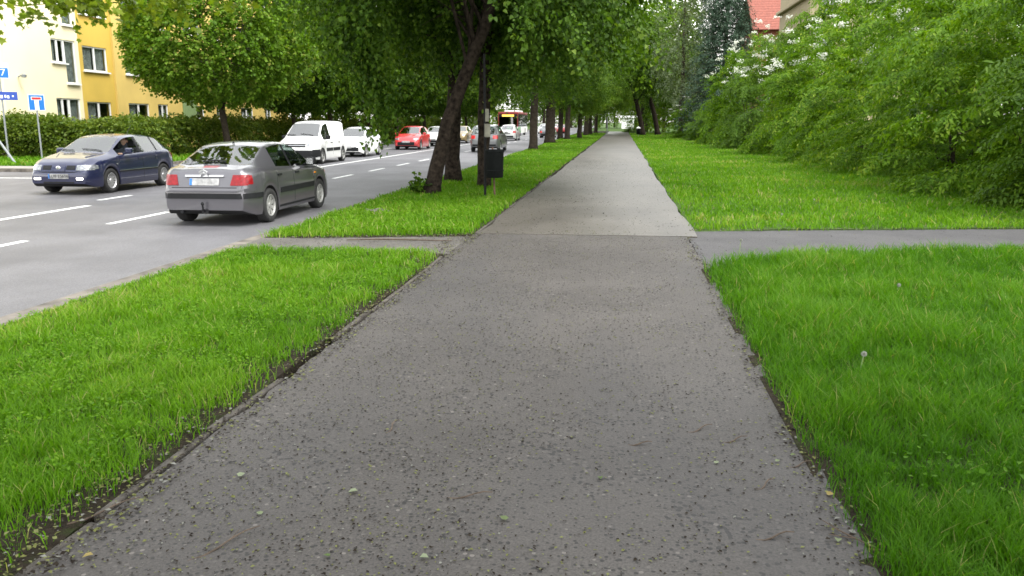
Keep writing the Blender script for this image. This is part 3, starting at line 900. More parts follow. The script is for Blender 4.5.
# ================================================================== TREES AND SHRUBS
def crown_mesh(name, seed, radii, n_spray, n_leaf, L, droop, ll, lw, mat, bottom=.6, shell=.45, lump=.28, shape='oval', gaps=.35, extra=None, flat=.7, jit=.35, spread=.1, drop=None):
    g = np.random.default_rng(seed)
    p, d = crown_sprays(g, radii, n_spray, bottom, shell, lump, gaps)
    if extra is not None:
        ep, ed = extra(g); p = np.concatenate([p, ep]); d = np.concatenate([d, ed])
    if drop is not None:
        k = ~drop(p); p, d = p[k], d[k]
    a = sprays(g, p, d, n_leaf, L, droop, ll, lw, flat, jit, spread)
    return leaf_mesh(name, a[0], a[1], a[2], a[3], a[4], mat, a[5], .16, shape), p

def add_tree(name, label, base, trunk_pts, radii, crown_me, crown_c, ends, seed, bark, cat='tree', group=None, rz=0.0, twigs=2, limb_r=.45):
    t = empty(name, base, rz); tag(t, label, cat, group)
    g = np.random.default_rng(seed)
    mb = trunk_builder(trunk_pts, radii, ends, g, twigs=twigs, limb_r=limb_r)
    mb.build('trunk', bark, t, smooth=True)
    c = bpy.data.objects.new('crown', crown_me); c.location = crown_c
    link(c, t)
    return t

def pick_ends(p, c, n, seed):
    g = np.random.default_rng(seed)
    k = g.choice(len(p), n, replace=False)
    return [tuple(np.array(c) + p[i] * .92) for i in k]

# --- the three near lindens by the litter bin
GL = 'linden street trees on the verge'
def droop_near(g):
    # a low hanging bough on the road side and skirts over the path
    n = 150
    t = g.random(n) ** 1.25
    a = np.stack([-3.05 + .95 * t + (.40 - .33 * t) * g.normal(size=n), -1.25 + (.4 - .33 * t) * g.normal(size=n), -1.0 - 2.35 * t], 1)
    d = nrm(np.stack([(.4 - .28 * t) * g.normal(size=n), (.4 - .28 * t) * g.normal(size=n), -.8 + 0 * t], 1))
    m = 150
    th = g.random(m) * 2 * math.pi
    b = np.stack([3.3 * np.cos(th), 3.5 * np.sin(th), -1.6 - .9 * g.random(m)], 1) * (.75 + .3 * g.random(m))[:, None]
    e = nrm(np.stack([np.cos(th), np.sin(th), -.7 + 0 * th], 1) + .3 * g.normal(size=(m, 3)))
    return np.concatenate([a, b]), np.concatenate([d, e])
cmA, pA = crown_mesh('linden_crown', 101, (3.4, 3.9, 3.4), 1900, 30, .85, .42, .092, .076, M['linden'], .72, .4, .3, 'heart', .35, droop_near,
                     drop=lambda p: (p[:, 1] < .3) & (p[:, 0] > -1.9) & (p[:, 0] < .7) & (p[:, 2] < -.75))
cmB, pB = crown_mesh('linden_crown', 102, (3.7, 4.0, 3.5), 1800, 28, .85, .40, .105, .085, M['linden'], .70, .4, .3, 'oval', .3)
cmC, pC = crown_mesh('linden_crown', 103, (3.4, 3.7, 3.3), 1500, 28, .8, .40, .105, .085, M['linden'], .70, .4, .34, 'oval', .35)

lean = add_tree('linden_tree', 'linden with dark trunk leaning right, low bough hanging toward the road', (-4.12, 18.85, -.02),
                [(0, 0, 0), (.2, .0, .8), (.42, .05, 1.7), (.85, .1, 2.75), (1.35, .15, 3.9), (1.5, .2, 5.2)], [.20, .165, .155, .148, .125, .08], cmA, (1.35, .35, 5.75),
                pick_ends(pA[:1700], (1.35, .35, 5.75), 22, 1), 1, M['bark'], 'tree', GL)
g_ = np.random.default_rng(77)
q = sprays(g_, np.array([[-.22, -.12, .12]]) + .06 * g_.normal(size=(26, 3)), nrm(np.array([[-.3, -.3, .8]]) + .4 * g_.normal(size=(26, 3))), 9, .28, .15, .085, .07, .7, .35, .025)
link(bpy.data.objects.new('basal_shoot', leaf_mesh('basal_shoot', *q[:5], M['linden'], q[5], .16, 'heart')), lean)
add_tree('linden_tree', 'linden with straight trunk just behind the leaning linden', (-4.38, 23.0, -.02),
         [(0, 0, 0), (.02, 0, 1.5), (.1, 0, 3.0), (.1, 0, 5.4)], [.22, .205, .19, .1], cmB, (-.35, 1.0, 5.9), pick_ends(pB, (-.35, 1.0, 5.9), 18, 2), 2, M['bark'], 'tree', GL)
add_tree('linden_tree', 'linden with straight dark trunk right behind the litter bin', (-3.2, 21.0, -.02),
         [(0, 0, 0), (.0, 0, 1.5), (.05, 0, 3.0), (.2, 0, 5.4)], [.165, .155, .15, .09], cmC, (.9, 1.2, 6.0), pick_ends(pC, (.9, 1.2, 6.0), 16, 3), 3, M['bark'], 'tree', GL)
# --- the row beyond them; crowns share meshes, turned and scaled
row = [(-4.75, 31.0, .15, 'linden of the verge row hidden behind the bin linden, crown only'),
       (-4.67, 50.3, .26, 'linden with the first free trunk beyond the bin, beside the grey car'),
       (-4.85, 66.5, .42, 'linden with the thickest flared trunk in the verge row'),
       (-5.1, 84.0, .27, 'slim linden right behind the thick flared trunk'),
       (-4.2, 80.0, .27, 'linden third along the verge row beyond the thick flared trunk'),
       (-3.3, 87.0, .25, 'small light linden close to the far path edge'),
       (-3.2, 105.0, .28, 'linden beyond the small light one near the path edge'),
       (-2.9, 113.0, .28, 'linden second beyond the small light one near the path edge'),
       (-2.4, 127.0, .28, 'last linden of the verge row at the path end')]
for i, (x, y, r, lab) in enumerate(row):
    me, pp_ = ((cmB, pB), (cmC, pC))[i % 2]
    s = (1.0, 1.05, 1.05, .95, 1.0, .72, .95, .95, 1.0)[i]
    cz = 5.6 * s + (.35 if y > 45 else .5)
    c = (0.4 + .5 * random.random(), 0, cz)
    t = add_tree('linden_tree', lab, (x, y, -.02), [(0, 0, 0), (.03, 0, 1.5), (.08, .05, 3.0), (.2, 0, cz)], [r, r * .9, r * .82, r * .45], me, c,
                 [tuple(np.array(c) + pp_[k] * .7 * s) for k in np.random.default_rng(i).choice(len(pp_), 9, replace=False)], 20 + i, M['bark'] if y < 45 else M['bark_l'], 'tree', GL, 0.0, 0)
    cr = [o for o in t.children if o.name.startswith('crown')][0]
    cr.scale = (s, s, s * .95); cr.rotation_euler = (0, 0, 1.3 * i + .4)
    if i in (3, 5, 6, 8):      # a lighter leaved kind
        cr.material_slots[0].link = 'OBJECT'; cr.material_slots[0].material = M['maple']

# --- unseen linden added behind the viewpoint, on the lawn side, to shade the near path
for (x, y, me, c, sc_, lab) in [(4.6, -3.4, cmB, (-1.2, 2.4, 7.9), (1.15, 1.2, .85), 'lawn side linden whose crown shades the foreground')]:
    t = add_tree('linden_tree', lab, (x, y, -.02), [(0, 0, 0), (.0, .1, 1.5), (-.2, .3, 3.0), (-.9, .9, 7)], [.2, .18, .17, .09], me, c, pick_ends(pB, c, 10, 5), 5, M['bark'], 'tree', GL, 0, 0)
    cr = [o for o in t.children if o.name.startswith('crown')][0]; cr.scale = sc_; cr.rotation_euler = (0, 0, x)
# --- pair of dark leaning trunks on the right of the path and trees by the path end
cmD, pD = crown_mesh('park_tree_crown', 104, (4.2, 4.2, 4.5), 1000, 24, 1.0, .3, .19, .15, M['linden'], .8, .35, .3, 'oval', .5)
for i, (x, y, dx, h, lab) in enumerate([(3.9, 108.0, -2.0, 8.0, 'left of the two dark leaning trunks right of the path'), (5.9, 110.0, -2.3, 8.5, 'right of the two dark leaning trunks right of the path')]):
    c = (dx, 0, h + 1.6)
    add_tree('park_tree', lab, (x, y, -.02), [(0, 0, 0), (dx * .18, 0, h * .25), (dx * .5, 0, h * .55), (dx, 0, h)], [.34, .3, .25, .14], cmD, c,
             pick_ends(pD, c, 10, 40 + i), 40 + i, M['bark'], 'tree', 'park trees right of the path', 0, 0)
for i, (x, y, s, lab) in enumerate([(9.5, 118.0, 1.0, 'green tree behind the leaning trunk pair'), (4.5, 128.0, 1.7, 'tall tree filling the gap above the leaning trunk pair'), (8.5, 142.0, 1.9, 'tallest tree behind the grey green poplar'), (6.0, 150.0, 1.1, 'tree right of the path end before the pale house'), (-14.0, 175.0, 1.3, 'far tree closing the end of the road'),
                                    (-22.0, 185.0, 1.4, 'far tree left of the road end'), (-6.0, 200.0, 1.4, 'far tree behind the left side of the path end'), (14.0, 175.0, 1.5, 'tall far tree behind the right park trees'), (-30, 160, 1.4, 'far tree behind the queue of cars, left of the bus'), (-1.5, 245, 1.5, 'farthest tree closing the left side of the path end'), (10, 240, 1.6, 'farthest tree right of the pale house'), (-12, 250, 1.6, 'farthest tree closing the road'), (0.8, 268, 1.7, 'tree behind the pale house at the path end')]):
    c = (0, 0, 6.2 * s)
    t = add_tree('park_tree', lab, (x, y, -.02), [(0, 0, 0), (0, 0, 2.5), (.2, 0, 6 * s)], [.3, .26, .12], cmD, c, [tuple(np.array(c) + pD[k] * .7 * s) for k in range(0, 60, 10)], 60 + i, M['bark_l'], 'tree', 'far trees', 0, 0)
    cr = [o for o in t.children if o.name.startswith('crown')][0]
    cr.scale = (s, s, s * 1.05); cr.rotation_euler = (0, 0, i * .9)
    if i % 2:
        cr.material_slots[0].link = 'OBJECT'; cr.material_slots[0].material = M['maple']

# --- clipped round maples across the road
cmM, pM = crown_mesh('maple_crown', 105, (4.75, 4.75, 4.3), 3300, 20, .5, .22, .165, .155, M['maple'], .74, .74, .10, 'oval', .0, None, .8, .45, .12)
GM = 'round headed maples across the road'
mp = [(-20.0, 42.2, .93, .2, 'large round clipped maple in front of the yellow building'),
      (-19.8, 51.5, .78, .17, 'second round maple, with a slim trunk behind the white van'),
      (-19.8, 58.5, .95, .2, 'third round maple across the road behind the white hatchback'),
      (-19.6, 67.5, .95, .2, 'fourth round maple across the road above the red hatchback'),
      (-19.8, 77.0, .95, .2, 'fifth round maple across the road'),
      (-19.6, 88.0, .95, .2, 'sixth round maple across the road'),
      (-19.8, 101.0, 1.0, .2, 'seventh round maple across the road by the bus'),
      (-20.0, 116.0, 1.0, .2, 'eighth and last round maple across the road')]
for i, (x, y, s, r, lab) in enumerate(mp):
    c = (.1, 0, 5.6 * s + .75)
    t = add_tree('maple_tree', lab, (x, y, -.02), [(0, 0, 0), (-.1, .0, 1.2), (-.22, 0, 2.4), (0, 0, 4.6 * s)], [r, r * .85, r * .8, r * .5], cmM, c,
                 [tuple(np.array(c) + pM[k] * .75 * s) for k in np.random.default_rng(50 + i).choice(len(pM), 14, replace=False)], 50 + i, M['bark_l'], 'tree', GM, 0, 0)
    cr = [o for o in t.children if o.name.startswith('crown')][0]
    cr.scale = (s, s, s); cr.rotation_euler = (0, 0, i * 1.1)
    if i >= 1:      # darker kind further along
        cr.material_slots[0].link = 'OBJECT'; cr.material_slots[0].material = M['linden']
# dark trees further back, beyond the hedge
for i, (x, y, s, lab) in enumerate([(-27.5, 76.0, 1.15, 'dark tree beyond the hedge past the yellow building'), (-25.5, 92.0, 1.15, 'dark tree beyond the hedge behind the third and fourth maples'), (-27, 110.0, 1.2, 'dark tree beyond the hedge behind the last maples'), (-28, 132, 1.3, 'farthest dark tree beyond the hedge')]):
    c = (0, 0, 6.0 * s)
    t = add_tree('park_tree', lab, (x, y, -.02), [(0, 0, 0), (0, 0, 2.5), (.2, 0, 6 * s)], [.3, .26, .12], cmD, c, [tuple(np.array(c) + pD[k] * .7 * s) for k in range(0, 60, 10)], 80 + i, M['bark'], 'tree', 'far trees', 0, 0)
    cr = [o for o in t.children if o.name.startswith('crown')][0]; cr.scale = (s, s, s * 1.1); cr.rotation_euler = (0, 0, i * .7 + .3)

# --- young maple whose boughs reach into the top left corner; its trunk stands on the corner of the side street
def maple_leaf_mesh(name, pos, nor, tip, length, mat, tint):
    """five-lobed leaves"""
    n = len(pos); tip = nrm(tip); side = nrm(np.cross(nor, tip)); up = np.cross(tip, side)
    ol = [(0, 0), (.18, .30), (.05, .52), (.40, .40), (.62, .50), (.66, .20), (1.0, 0), (.66, -.20), (.62, -.50), (.40, -.40), (.05, -.52), (.18, -.30)]
    L = np.asarray(length).reshape(-1, 1)
    v = np.stack([pos + tip * L * a + side * L * b + up * L * (-.10 * abs(b)) for a, b in ol] + [pos + tip * L * .35 + up * L * .03], 1)
    f = np.array([[12, i, (i + 1) % 12] for i in range(12)])
    ffl = (f[None] + (np.arange(n) * 13)[:, None, None]).reshape(-1)
    return np_mesh(name, v.reshape(-1, 3), ffl, np.full(n * 12, 3), mat, np.repeat(tint, 12))
g_ = np.random.default_rng(303)
mt = empty('young_maple', (-17.8, 13.5, -.1)); tag(mt, 'bright young maple boughs hanging into the top left corner', 'tree')
root = Vector((-17.8, 13.5, -.1))
def px_point(x, y, Y):     # a place in the world on the sight line of a pixel at depth Y, used to set the bough ends down
    u = (x - 512) / 830; v = -(y - 288) / 830
    F = math.cos(pp) + v * math.sin(pp); U = -math.sin(pp) + v * math.cos(pp)
    dx, dy = u * math.cos(ps) - F * math.sin(ps), u * math.sin(ps) + F * math.cos(ps)
    return np.array([dx / dy * Y, Y, CAM_H + U / dy * Y])
tr = MB(); tr.tube([(0, 0, 0), (.05, 0, 2), (.2, .1, 4.0), (.6, .2, 6.5), (1.2, .4, 8.4)], [.17, .14, .11, .08, .05], 10)
st, dr = [], []
for (x, y, Y, n) in [(2, 2, 14, 12), (55, 0, 15, 16), (75, 4, 15.2, 12), (88, 0, 15.5, 14), (120, -6, 16, 16), (150, -2, 16.5, 16), (175, 0, 16.5, 12), (30, -25, 14.6, 22), (100, -35, 15.6, 24), (160, -38, 16.4, 24), (220, -20, 17, 20), (-40, -10, 13.6, 30), (-50, -60, 13.6, 40), (60, -70, 15, 40), (150, -80, 16, 40), (250, -40, 17, 24), (-110, 0, 13.4, 40)]:
    e = px_point(x, y, Y)
    tr.tube(branch_pts((1.2, .4, 8.4), tuple(e - np.array(root)), g_, .03, 6), list(np.linspace(.03, .004, 6)), 5, caps=False)
    st.append(e - np.array(root) + g_.normal(size=(n, 3)) * np.array([.28, .3, .18])); dr.append(nrm(np.array([.7, .2, -.15]) + .5 * g_.normal(size=(n, 3))))
st = np.concatenate(st); dr = np.concatenate(dr)
pc, oc = crown_sprays(g_, (2.4, 3.0, 2.4), 360, .8, .35, .3, .2)
st = np.concatenate([st, pc + np.array([-1.2, -1.0, 7.6])]); dr = np.concatenate([dr, oc])
q = sprays(g_, st, dr, 7, .34, .3, .135, .1, .75, .4, .05)
tr.build('trunk', M['bark_l'], mt, smooth=True)
link(bpy.data.objects.new('crown', maple_leaf_mesh('young_maple_crown', q[0], q[1], q[2], q[3], M['maple_b'], q[5])), mt)

# --- hedge across the road: one arm along the side street, one along the main road
def hedge(name, label, x0, x1, y0, y1, h, seed, n, ll=.13):
    g = np.random.default_rng(seed)
    w, l = x1 - x0, y1 - y0
    k = int(n)
    face = g.random(k)
    u = g.random(k); vv = g.random(k)
    A = np.array([l * h, l * h, w * h, w * h, w * l * 1.3]); cs = np.cumsum(A) / A.sum()
    fi = np.searchsorted(cs, face)
    p = np.zeros((k, 3)); d = np.zeros((k, 3))
    for f_ in range(5):
        m = fi == f_
        if f_ == 0: p[m] = np.stack([x1 + 0 * u[m], y0 + l * u[m], .1 + (h - .1) * vv[m]], 1); d[m] = (1, 0, .35)
        if f_ == 1: p[m] = np.stack([x0 + 0 * u[m], y0 + l * u[m], .1 + (h - .1) * vv[m]], 1); d[m] = (-1, 0, .35)
        if f_ == 2: p[m] = np.stack([x0 + w * u[m], y0 + 0 * u[m], .1 + (h - .1) * vv[m]], 1); d[m] = (0, -1, .35)
        if f_ == 3: p[m] = np.stack([x0 + w * u[m], y1 + 0 * u[m], .1 + (h - .1) * vv[m]], 1); d[m] = (0, 1, .35)
        if f_ == 4: p[m] = np.stack([x0 + w * u[m], y0 + l * vv[m], h + 0 * u[m]], 1); d[m] = (0, 0, 1)
    bump = vnoise(p[:, 0] + p[:, 1] + 50, p[:, 2] * 1.3 + p[:, 1] + 20, .9, seed)
    top = vnoise(p[:, 0] + 60, p[:, 1] + 60, 1.3, seed + 1)
    p += d * ((bump - .6) * .5)[:, None]
    p[:, 2] *= (.86 + .26 * top)
    d = nrm(d + .5 * g.normal(size=d.shape))
    p -= d * (.6 * g.random(k) ** 1.5)[:, None]
    a = sprays(g, p, d, 7, .34, .1, ll, ll * .62, .6, .5, .06)
    o = empty(name, ((x0 + x1) / 2, (y0 + y1) / 2, 0)); tag(o, label, 'hedge', 'hedges across the road')
    f = link(bpy.data.objects.new('foliage', leaf_mesh('hedge_foliage', *a[:5], M['hedge'], a[5])))
    s = MB()
    nst = int(max(w, l) / .55)
    for i in range(nst):
        t = (i + .5) / nst
        bx = x0 + w * (t if w > l else .5) + random.uniform(-.25, .25); by = y0 + l * (t if l >= w else .5) + random.uniform(-.25, .25)
        for _ in range(2):
            e = (bx + random.uniform(-.35, .35), by + random.uniform(-.35, .35), h * .85)
            s.tube([(bx, by, -.05), ((bx + e[0]) / 2 + random.uniform(-.08, .08), (by + e[1]) / 2, h * .4), e], [.03, .022, .01], 5, caps=False)
    b = s.build('stems', M['bark']); b['kind'] = 'stuff'
    for c in (f, b): abs_parent(c, o)
hedge('hedge', 'tall unclipped hedge along the side street behind the blue sign', -35.5, -21.0, 35.6, 37.2, 1.6, 401, 9000, .15)
hedge('hedge', 'long hedge along the main road below the round maples', -22.4, -21.0, 37.4, 112, 1.6, 402, 10000, .18)

hedge('hedge', 'distant high hedge closing the far end of the road', -46, -4.2, 262, 265, 5.0, 403, 1500, .55)
hedge('hedge', 'distant high hedge right of the pale house', 6.5, 40, 240, 243, 5.0, 404, 1200, .55)
hedge('hedge', 'tall hedge behind the queue past the last maple', -45, -19.5, 124, 126, 4.0, 405, 1500, .35)

# --- shrubs on the right
def shrub_mesh(name, seed, rx, ry, h, n_branch, n_spray, n_leaf, L, ll, lw, mat, droop=.3):
    """arching branches, each carrying a flat fan of leafy sprays, with hollows between"""
    g = np.random.default_rng(seed)
    fn = lumps(g, 16, .3)
    k = np.arange(n_branch) + .5
    ph = np.arccos(1 - k / n_branch * .98) ; th = k * 2.39996 + .3 * g.normal(size=n_branch)     # even spread over the dome
    d = np.stack([np.cos(th) * np.sin(ph), np.sin(th) * np.sin(ph), np.cos(ph)], 1)
    d = nrm(d + .10 * g.normal(size=d.shape)); d[:, 2] = np.abs(d[:, 2])
    e = d * fn(d)[:, None] * np.array([rx, ry, h]) * (.82 + .3 * g.random((n_branch, 1)))
    e[:, 2] = np.maximum(e[:, 2], .35 + .5 * g.random(n_branch))
    st, dr, ends = [], [], []
    for i in range(n_branch):
        b = np.array([.5 * g.normal(), .5 * g.normal(), 0.0])
        t = .42 + .58 * g.random(n_spray) ** .75
        def cv(t):
            t = np.asarray(t)[:, None]
            q = b + (e[i] - b) * np.concatenate([t ** 1.25, t ** 1.25, 1 - (1 - t) ** 1.7], 1)
            q[:, 2] -= .10 * h * t[:, 0] ** 5
            return q
        p = cv(t); tg = nrm(cv(t + .02) - p)
        sd = nrm(np.cross(tg, np.array([0, 0, 1.0]) + 0 * tg) + 1e-6)
        sg = np.where(g.random(n_spray) > .5, 1.0, -1.0)[:, None]
        dv = nrm(tg * .75 + sd * sg * (.95 - .35 * t[:, None]) + .16 * g.normal(size=p.shape))
        st.append(p); dr.append(dv); ends.append(cv(np.array([.3, .6, .85, 1.0])))
    st = np.concatenate(st); dr = np.concatenate(dr)
    a = sprays(g, st, dr, n_leaf, L, droop, ll, lw, 1.2, .17, .03)
    return leaf_mesh(name, *a[:5], mat, a[5]), st
sA, qA = shrub_mesh('shrub_foliage', 501, 3.5, 3.7, 5.3, 115, 28, 20, .75, .108, .047, M['shrub'])
sB, qB = shrub_mesh('shrub_foliage', 502, 3.2, 3.4, 4.8, 95, 26, 19, .75, .118, .055, M['shrub'], .25)
sC, qC = shrub_mesh('shrub_foliage', 503, 3.1, 3.3, 4.8, 95, 25, 20, .75, .115, .05, M['shrub_d'], .3)
def flowers(q, seed, n, zmin):
    g = np.random.default_rng(seed)
    c = q[(q[:, 2] > zmin)]
    c = c[g.choice(len(c), n)] * 1.12
    k = 30
    off = g.normal(size=(n, k, 3)) * np.array([.10, .10, .035])
    p = (c[:, None, :] + off + np.array([0, 0, .16])).reshape(-1, 3)
    nor = np.array([0, 0, 1.0]) + .5 * g.normal(size=p.shape); tip = g.normal(size=p.shape) * np.array([1, 1, .3])
    return leaf_mesh('flowers', p, nor, tip, np.full(len(p), .075), np.full(len(p), .07), M['petal'], g.random(len(p)), .1)
fB = flowers(qB, 7, 52, 2.6)
fC = flowers(qC, 8, 34, 2.4)
def add_shrub(label, x, y, me, q, s, rz, fl=None, sz=1.0):
    o = empty('shrub', (x, y, -.02), rz); tag(o, label, 'shrub', 'shrubs along the right lawn')
    f = bpy.data.objects.new('foliage', me); f.scale = (s, s, s * sz); link(f, o)
    if fl is not None:
        w = bpy.data.objects.new('flowers', fl); w.scale = (s, s, s * sz); link(w, o)
    g = np.random.default_rng(int(x * 10 + y))
    mb = MB()
    for i in range(16):
        e = q[g.integers(len(q))] * np.array([s, s, s * sz]) * .85
        b = np.array([.35 * g.normal(), .35 * g.normal(), -.03])
        mb.tube(branch_pts(b, e, g, .14, 6), list(np.linspace(.035, .008, 6)), 5, caps=False)
    mb.build('stems', M['bark_l'], o, smooth=True)
    return o
add_shrub('dark arching shrub at the right edge, its leaves over the crossing path', 9.7, 16.4, sC, qC, 1.02, .4, None, 1.08)
add_shrub('large arching shrub with layered leaf sprays, second from the right edge', 10.6, 21.5, sA, qA, 1.1, 1.9, None, 1.12)
add_shrub('big bright shrub in the middle of the right shrub row', 11.2, 28.5, sA, qA, 1.12, 4.1, None, 1.15)
add_shrub('leafy shrub with a few white flower heads left of the big bright one', 11.4, 36.0, sB, qB, 1.2, .9, fC, 1.2)
add_shrub('tall shrub full of white flower heads below the red roof', 10.8, 45.0, sB, qB, 1.15, 2.7, fB, 1.15)
add_shrub('white flowering shrub left of the tall flowering one', 10.4, 54.5, sC, qC, 1.15, 5.2, fC, 1.25)
add_shrub('green shrub with scattered white flowers below the spruce', 10.2, 65.0, sB, qB, 1.2, 3.5, fB, 1.3)
add_shrub('low dense green shrub near the leaning trunk pair', 8.8, 76.0, sC, qC, .85, 1.0, None, .75)
add_shrub('pale flowering shrub just right of the leaning trunk pair', 9.2, 89.0, sB, qB, .95, 2.0, fB, .9)
add_shrub('shrub behind the dark one at the right edge', 15.5, 17.5, sA, qA, 1.2, 2.5, None, 1.3)
add_shrub('tall shrub rising behind the second from the right edge', 16.0, 25.0, sC, qC, 1.4, 3.1, None, 1.5)
add_shrub('tall shrub rising behind the big bright one', 17.0, 34.0, sB, qB, 1.4, 1.2, None, 1.6)
add_shrub('tallest shrub, hiding the beige building', 15.6, 55.0, sB, qB, 1.5, 2.2, None, 1.8)
add_shrub('small round shrub at the path end, right side', 3.2, 140.0, sC, qC, .5, 1.2, None, .45)

# --- blue spruce
g_ = np.random.default_rng(606)
sp = empty('spruce_tree', (10.6, 84, -.02)); tag(sp, 'tall blue grey spruce above the flowering shrubs', 'tree')
SH = 19.0
mb = MB(); mb.tube([(0, 0, 0), (0, 0, SH * .5), (0, 0, SH)], [.32, .2, .03], 8)
st, dr = [], []
for lv in range(40):
    z = 1.5 + (SH - 1.8) * lv / 40
    rad = 3.9 * (1 - z / SH) ** .8 + .25
    nb = 15
    for b in range(nb):
        th = 2 * math.pi * (b + random.random()) / nb
        rl = rad * random.uniform(.75, 1.12)
        dirv = np.array([math.cos(th), math.sin(th), 0])
        mb.tube([(0, 0, z), tuple(dirv * rl * .6 + np.array([0, 0, z - .12 * rl])), tuple(dirv * rl + np.array([0, 0, z - .16 * rl]))], [.04, .025, .008], 4, caps=False)
        for t in np.linspace(.3, 1, 6):
            st.append(dirv * rl * t + np.array([0, 0, z - .2 * rl * t * (1.2 - .6 * t)])); dr.append(dirv + np.array([0, 0, -.1]))
st = np.array(st); dr = nrm(np.array(dr) + .35 * g_.normal(size=(len(dr), 3)))
q = sprays(g_, st, nrm(dr + .4 * g_.normal(size=dr.shape)), 16, .7, .35, .24, .07, .6, .35, .12)
mb.build('trunk', M['bark_l'], sp, smooth=True)
link(bpy.data.objects.new('crown', leaf_mesh('spruce_crown', *q[:5], M['spruce'], q[5])), sp)
# --- grey-green poplar left of it
cmP, pP = crown_mesh('poplar_crown', 107, (3.0, 3.0, 9.0), 1300, 22, 1.0, .3, .16, .13, M['poplar'], 1.0, .3, .3, 'oval', .6)
add_tree('poplar_tree', 'tall grey green poplar left of the spruce', (7.4, 94, -.02), [(0, 0, 0), (.1, 0, 5), (0, 0, 16)], [.3, .24, .06], cmP, (0, 0, 11.5), pick_ends(pP, (0, 0, 11.5), 16, 9), 9, M['bark_l'], 'tree', None, 0, 1)
# ================================================================== VEHICLES
def smooth_fn(pts, sig=0.035):
    xs = np.array([p[0] for p in pts], float); zs = np.array([p[1] for p in pts], float)
    o = np.argsort(xs); xs, zs = xs[o], zs[o]
    G = np.linspace(xs[0] - .3, xs[-1] + .3, 1400); V = np.interp(G, xs, zs)
    h = G[1] - G[0]; k = np.arange(-int(4 * sig / h), int(4 * sig / h) + 1) * h
    K = np.exp(-k ** 2 / (2 * sig ** 2)); K /= K.sum()
    Vs = np.convolve(np.pad(V, len(k) // 2, mode='edge'), K, mode='valid')
    return lambda x: np.interp(x, G, Vs)

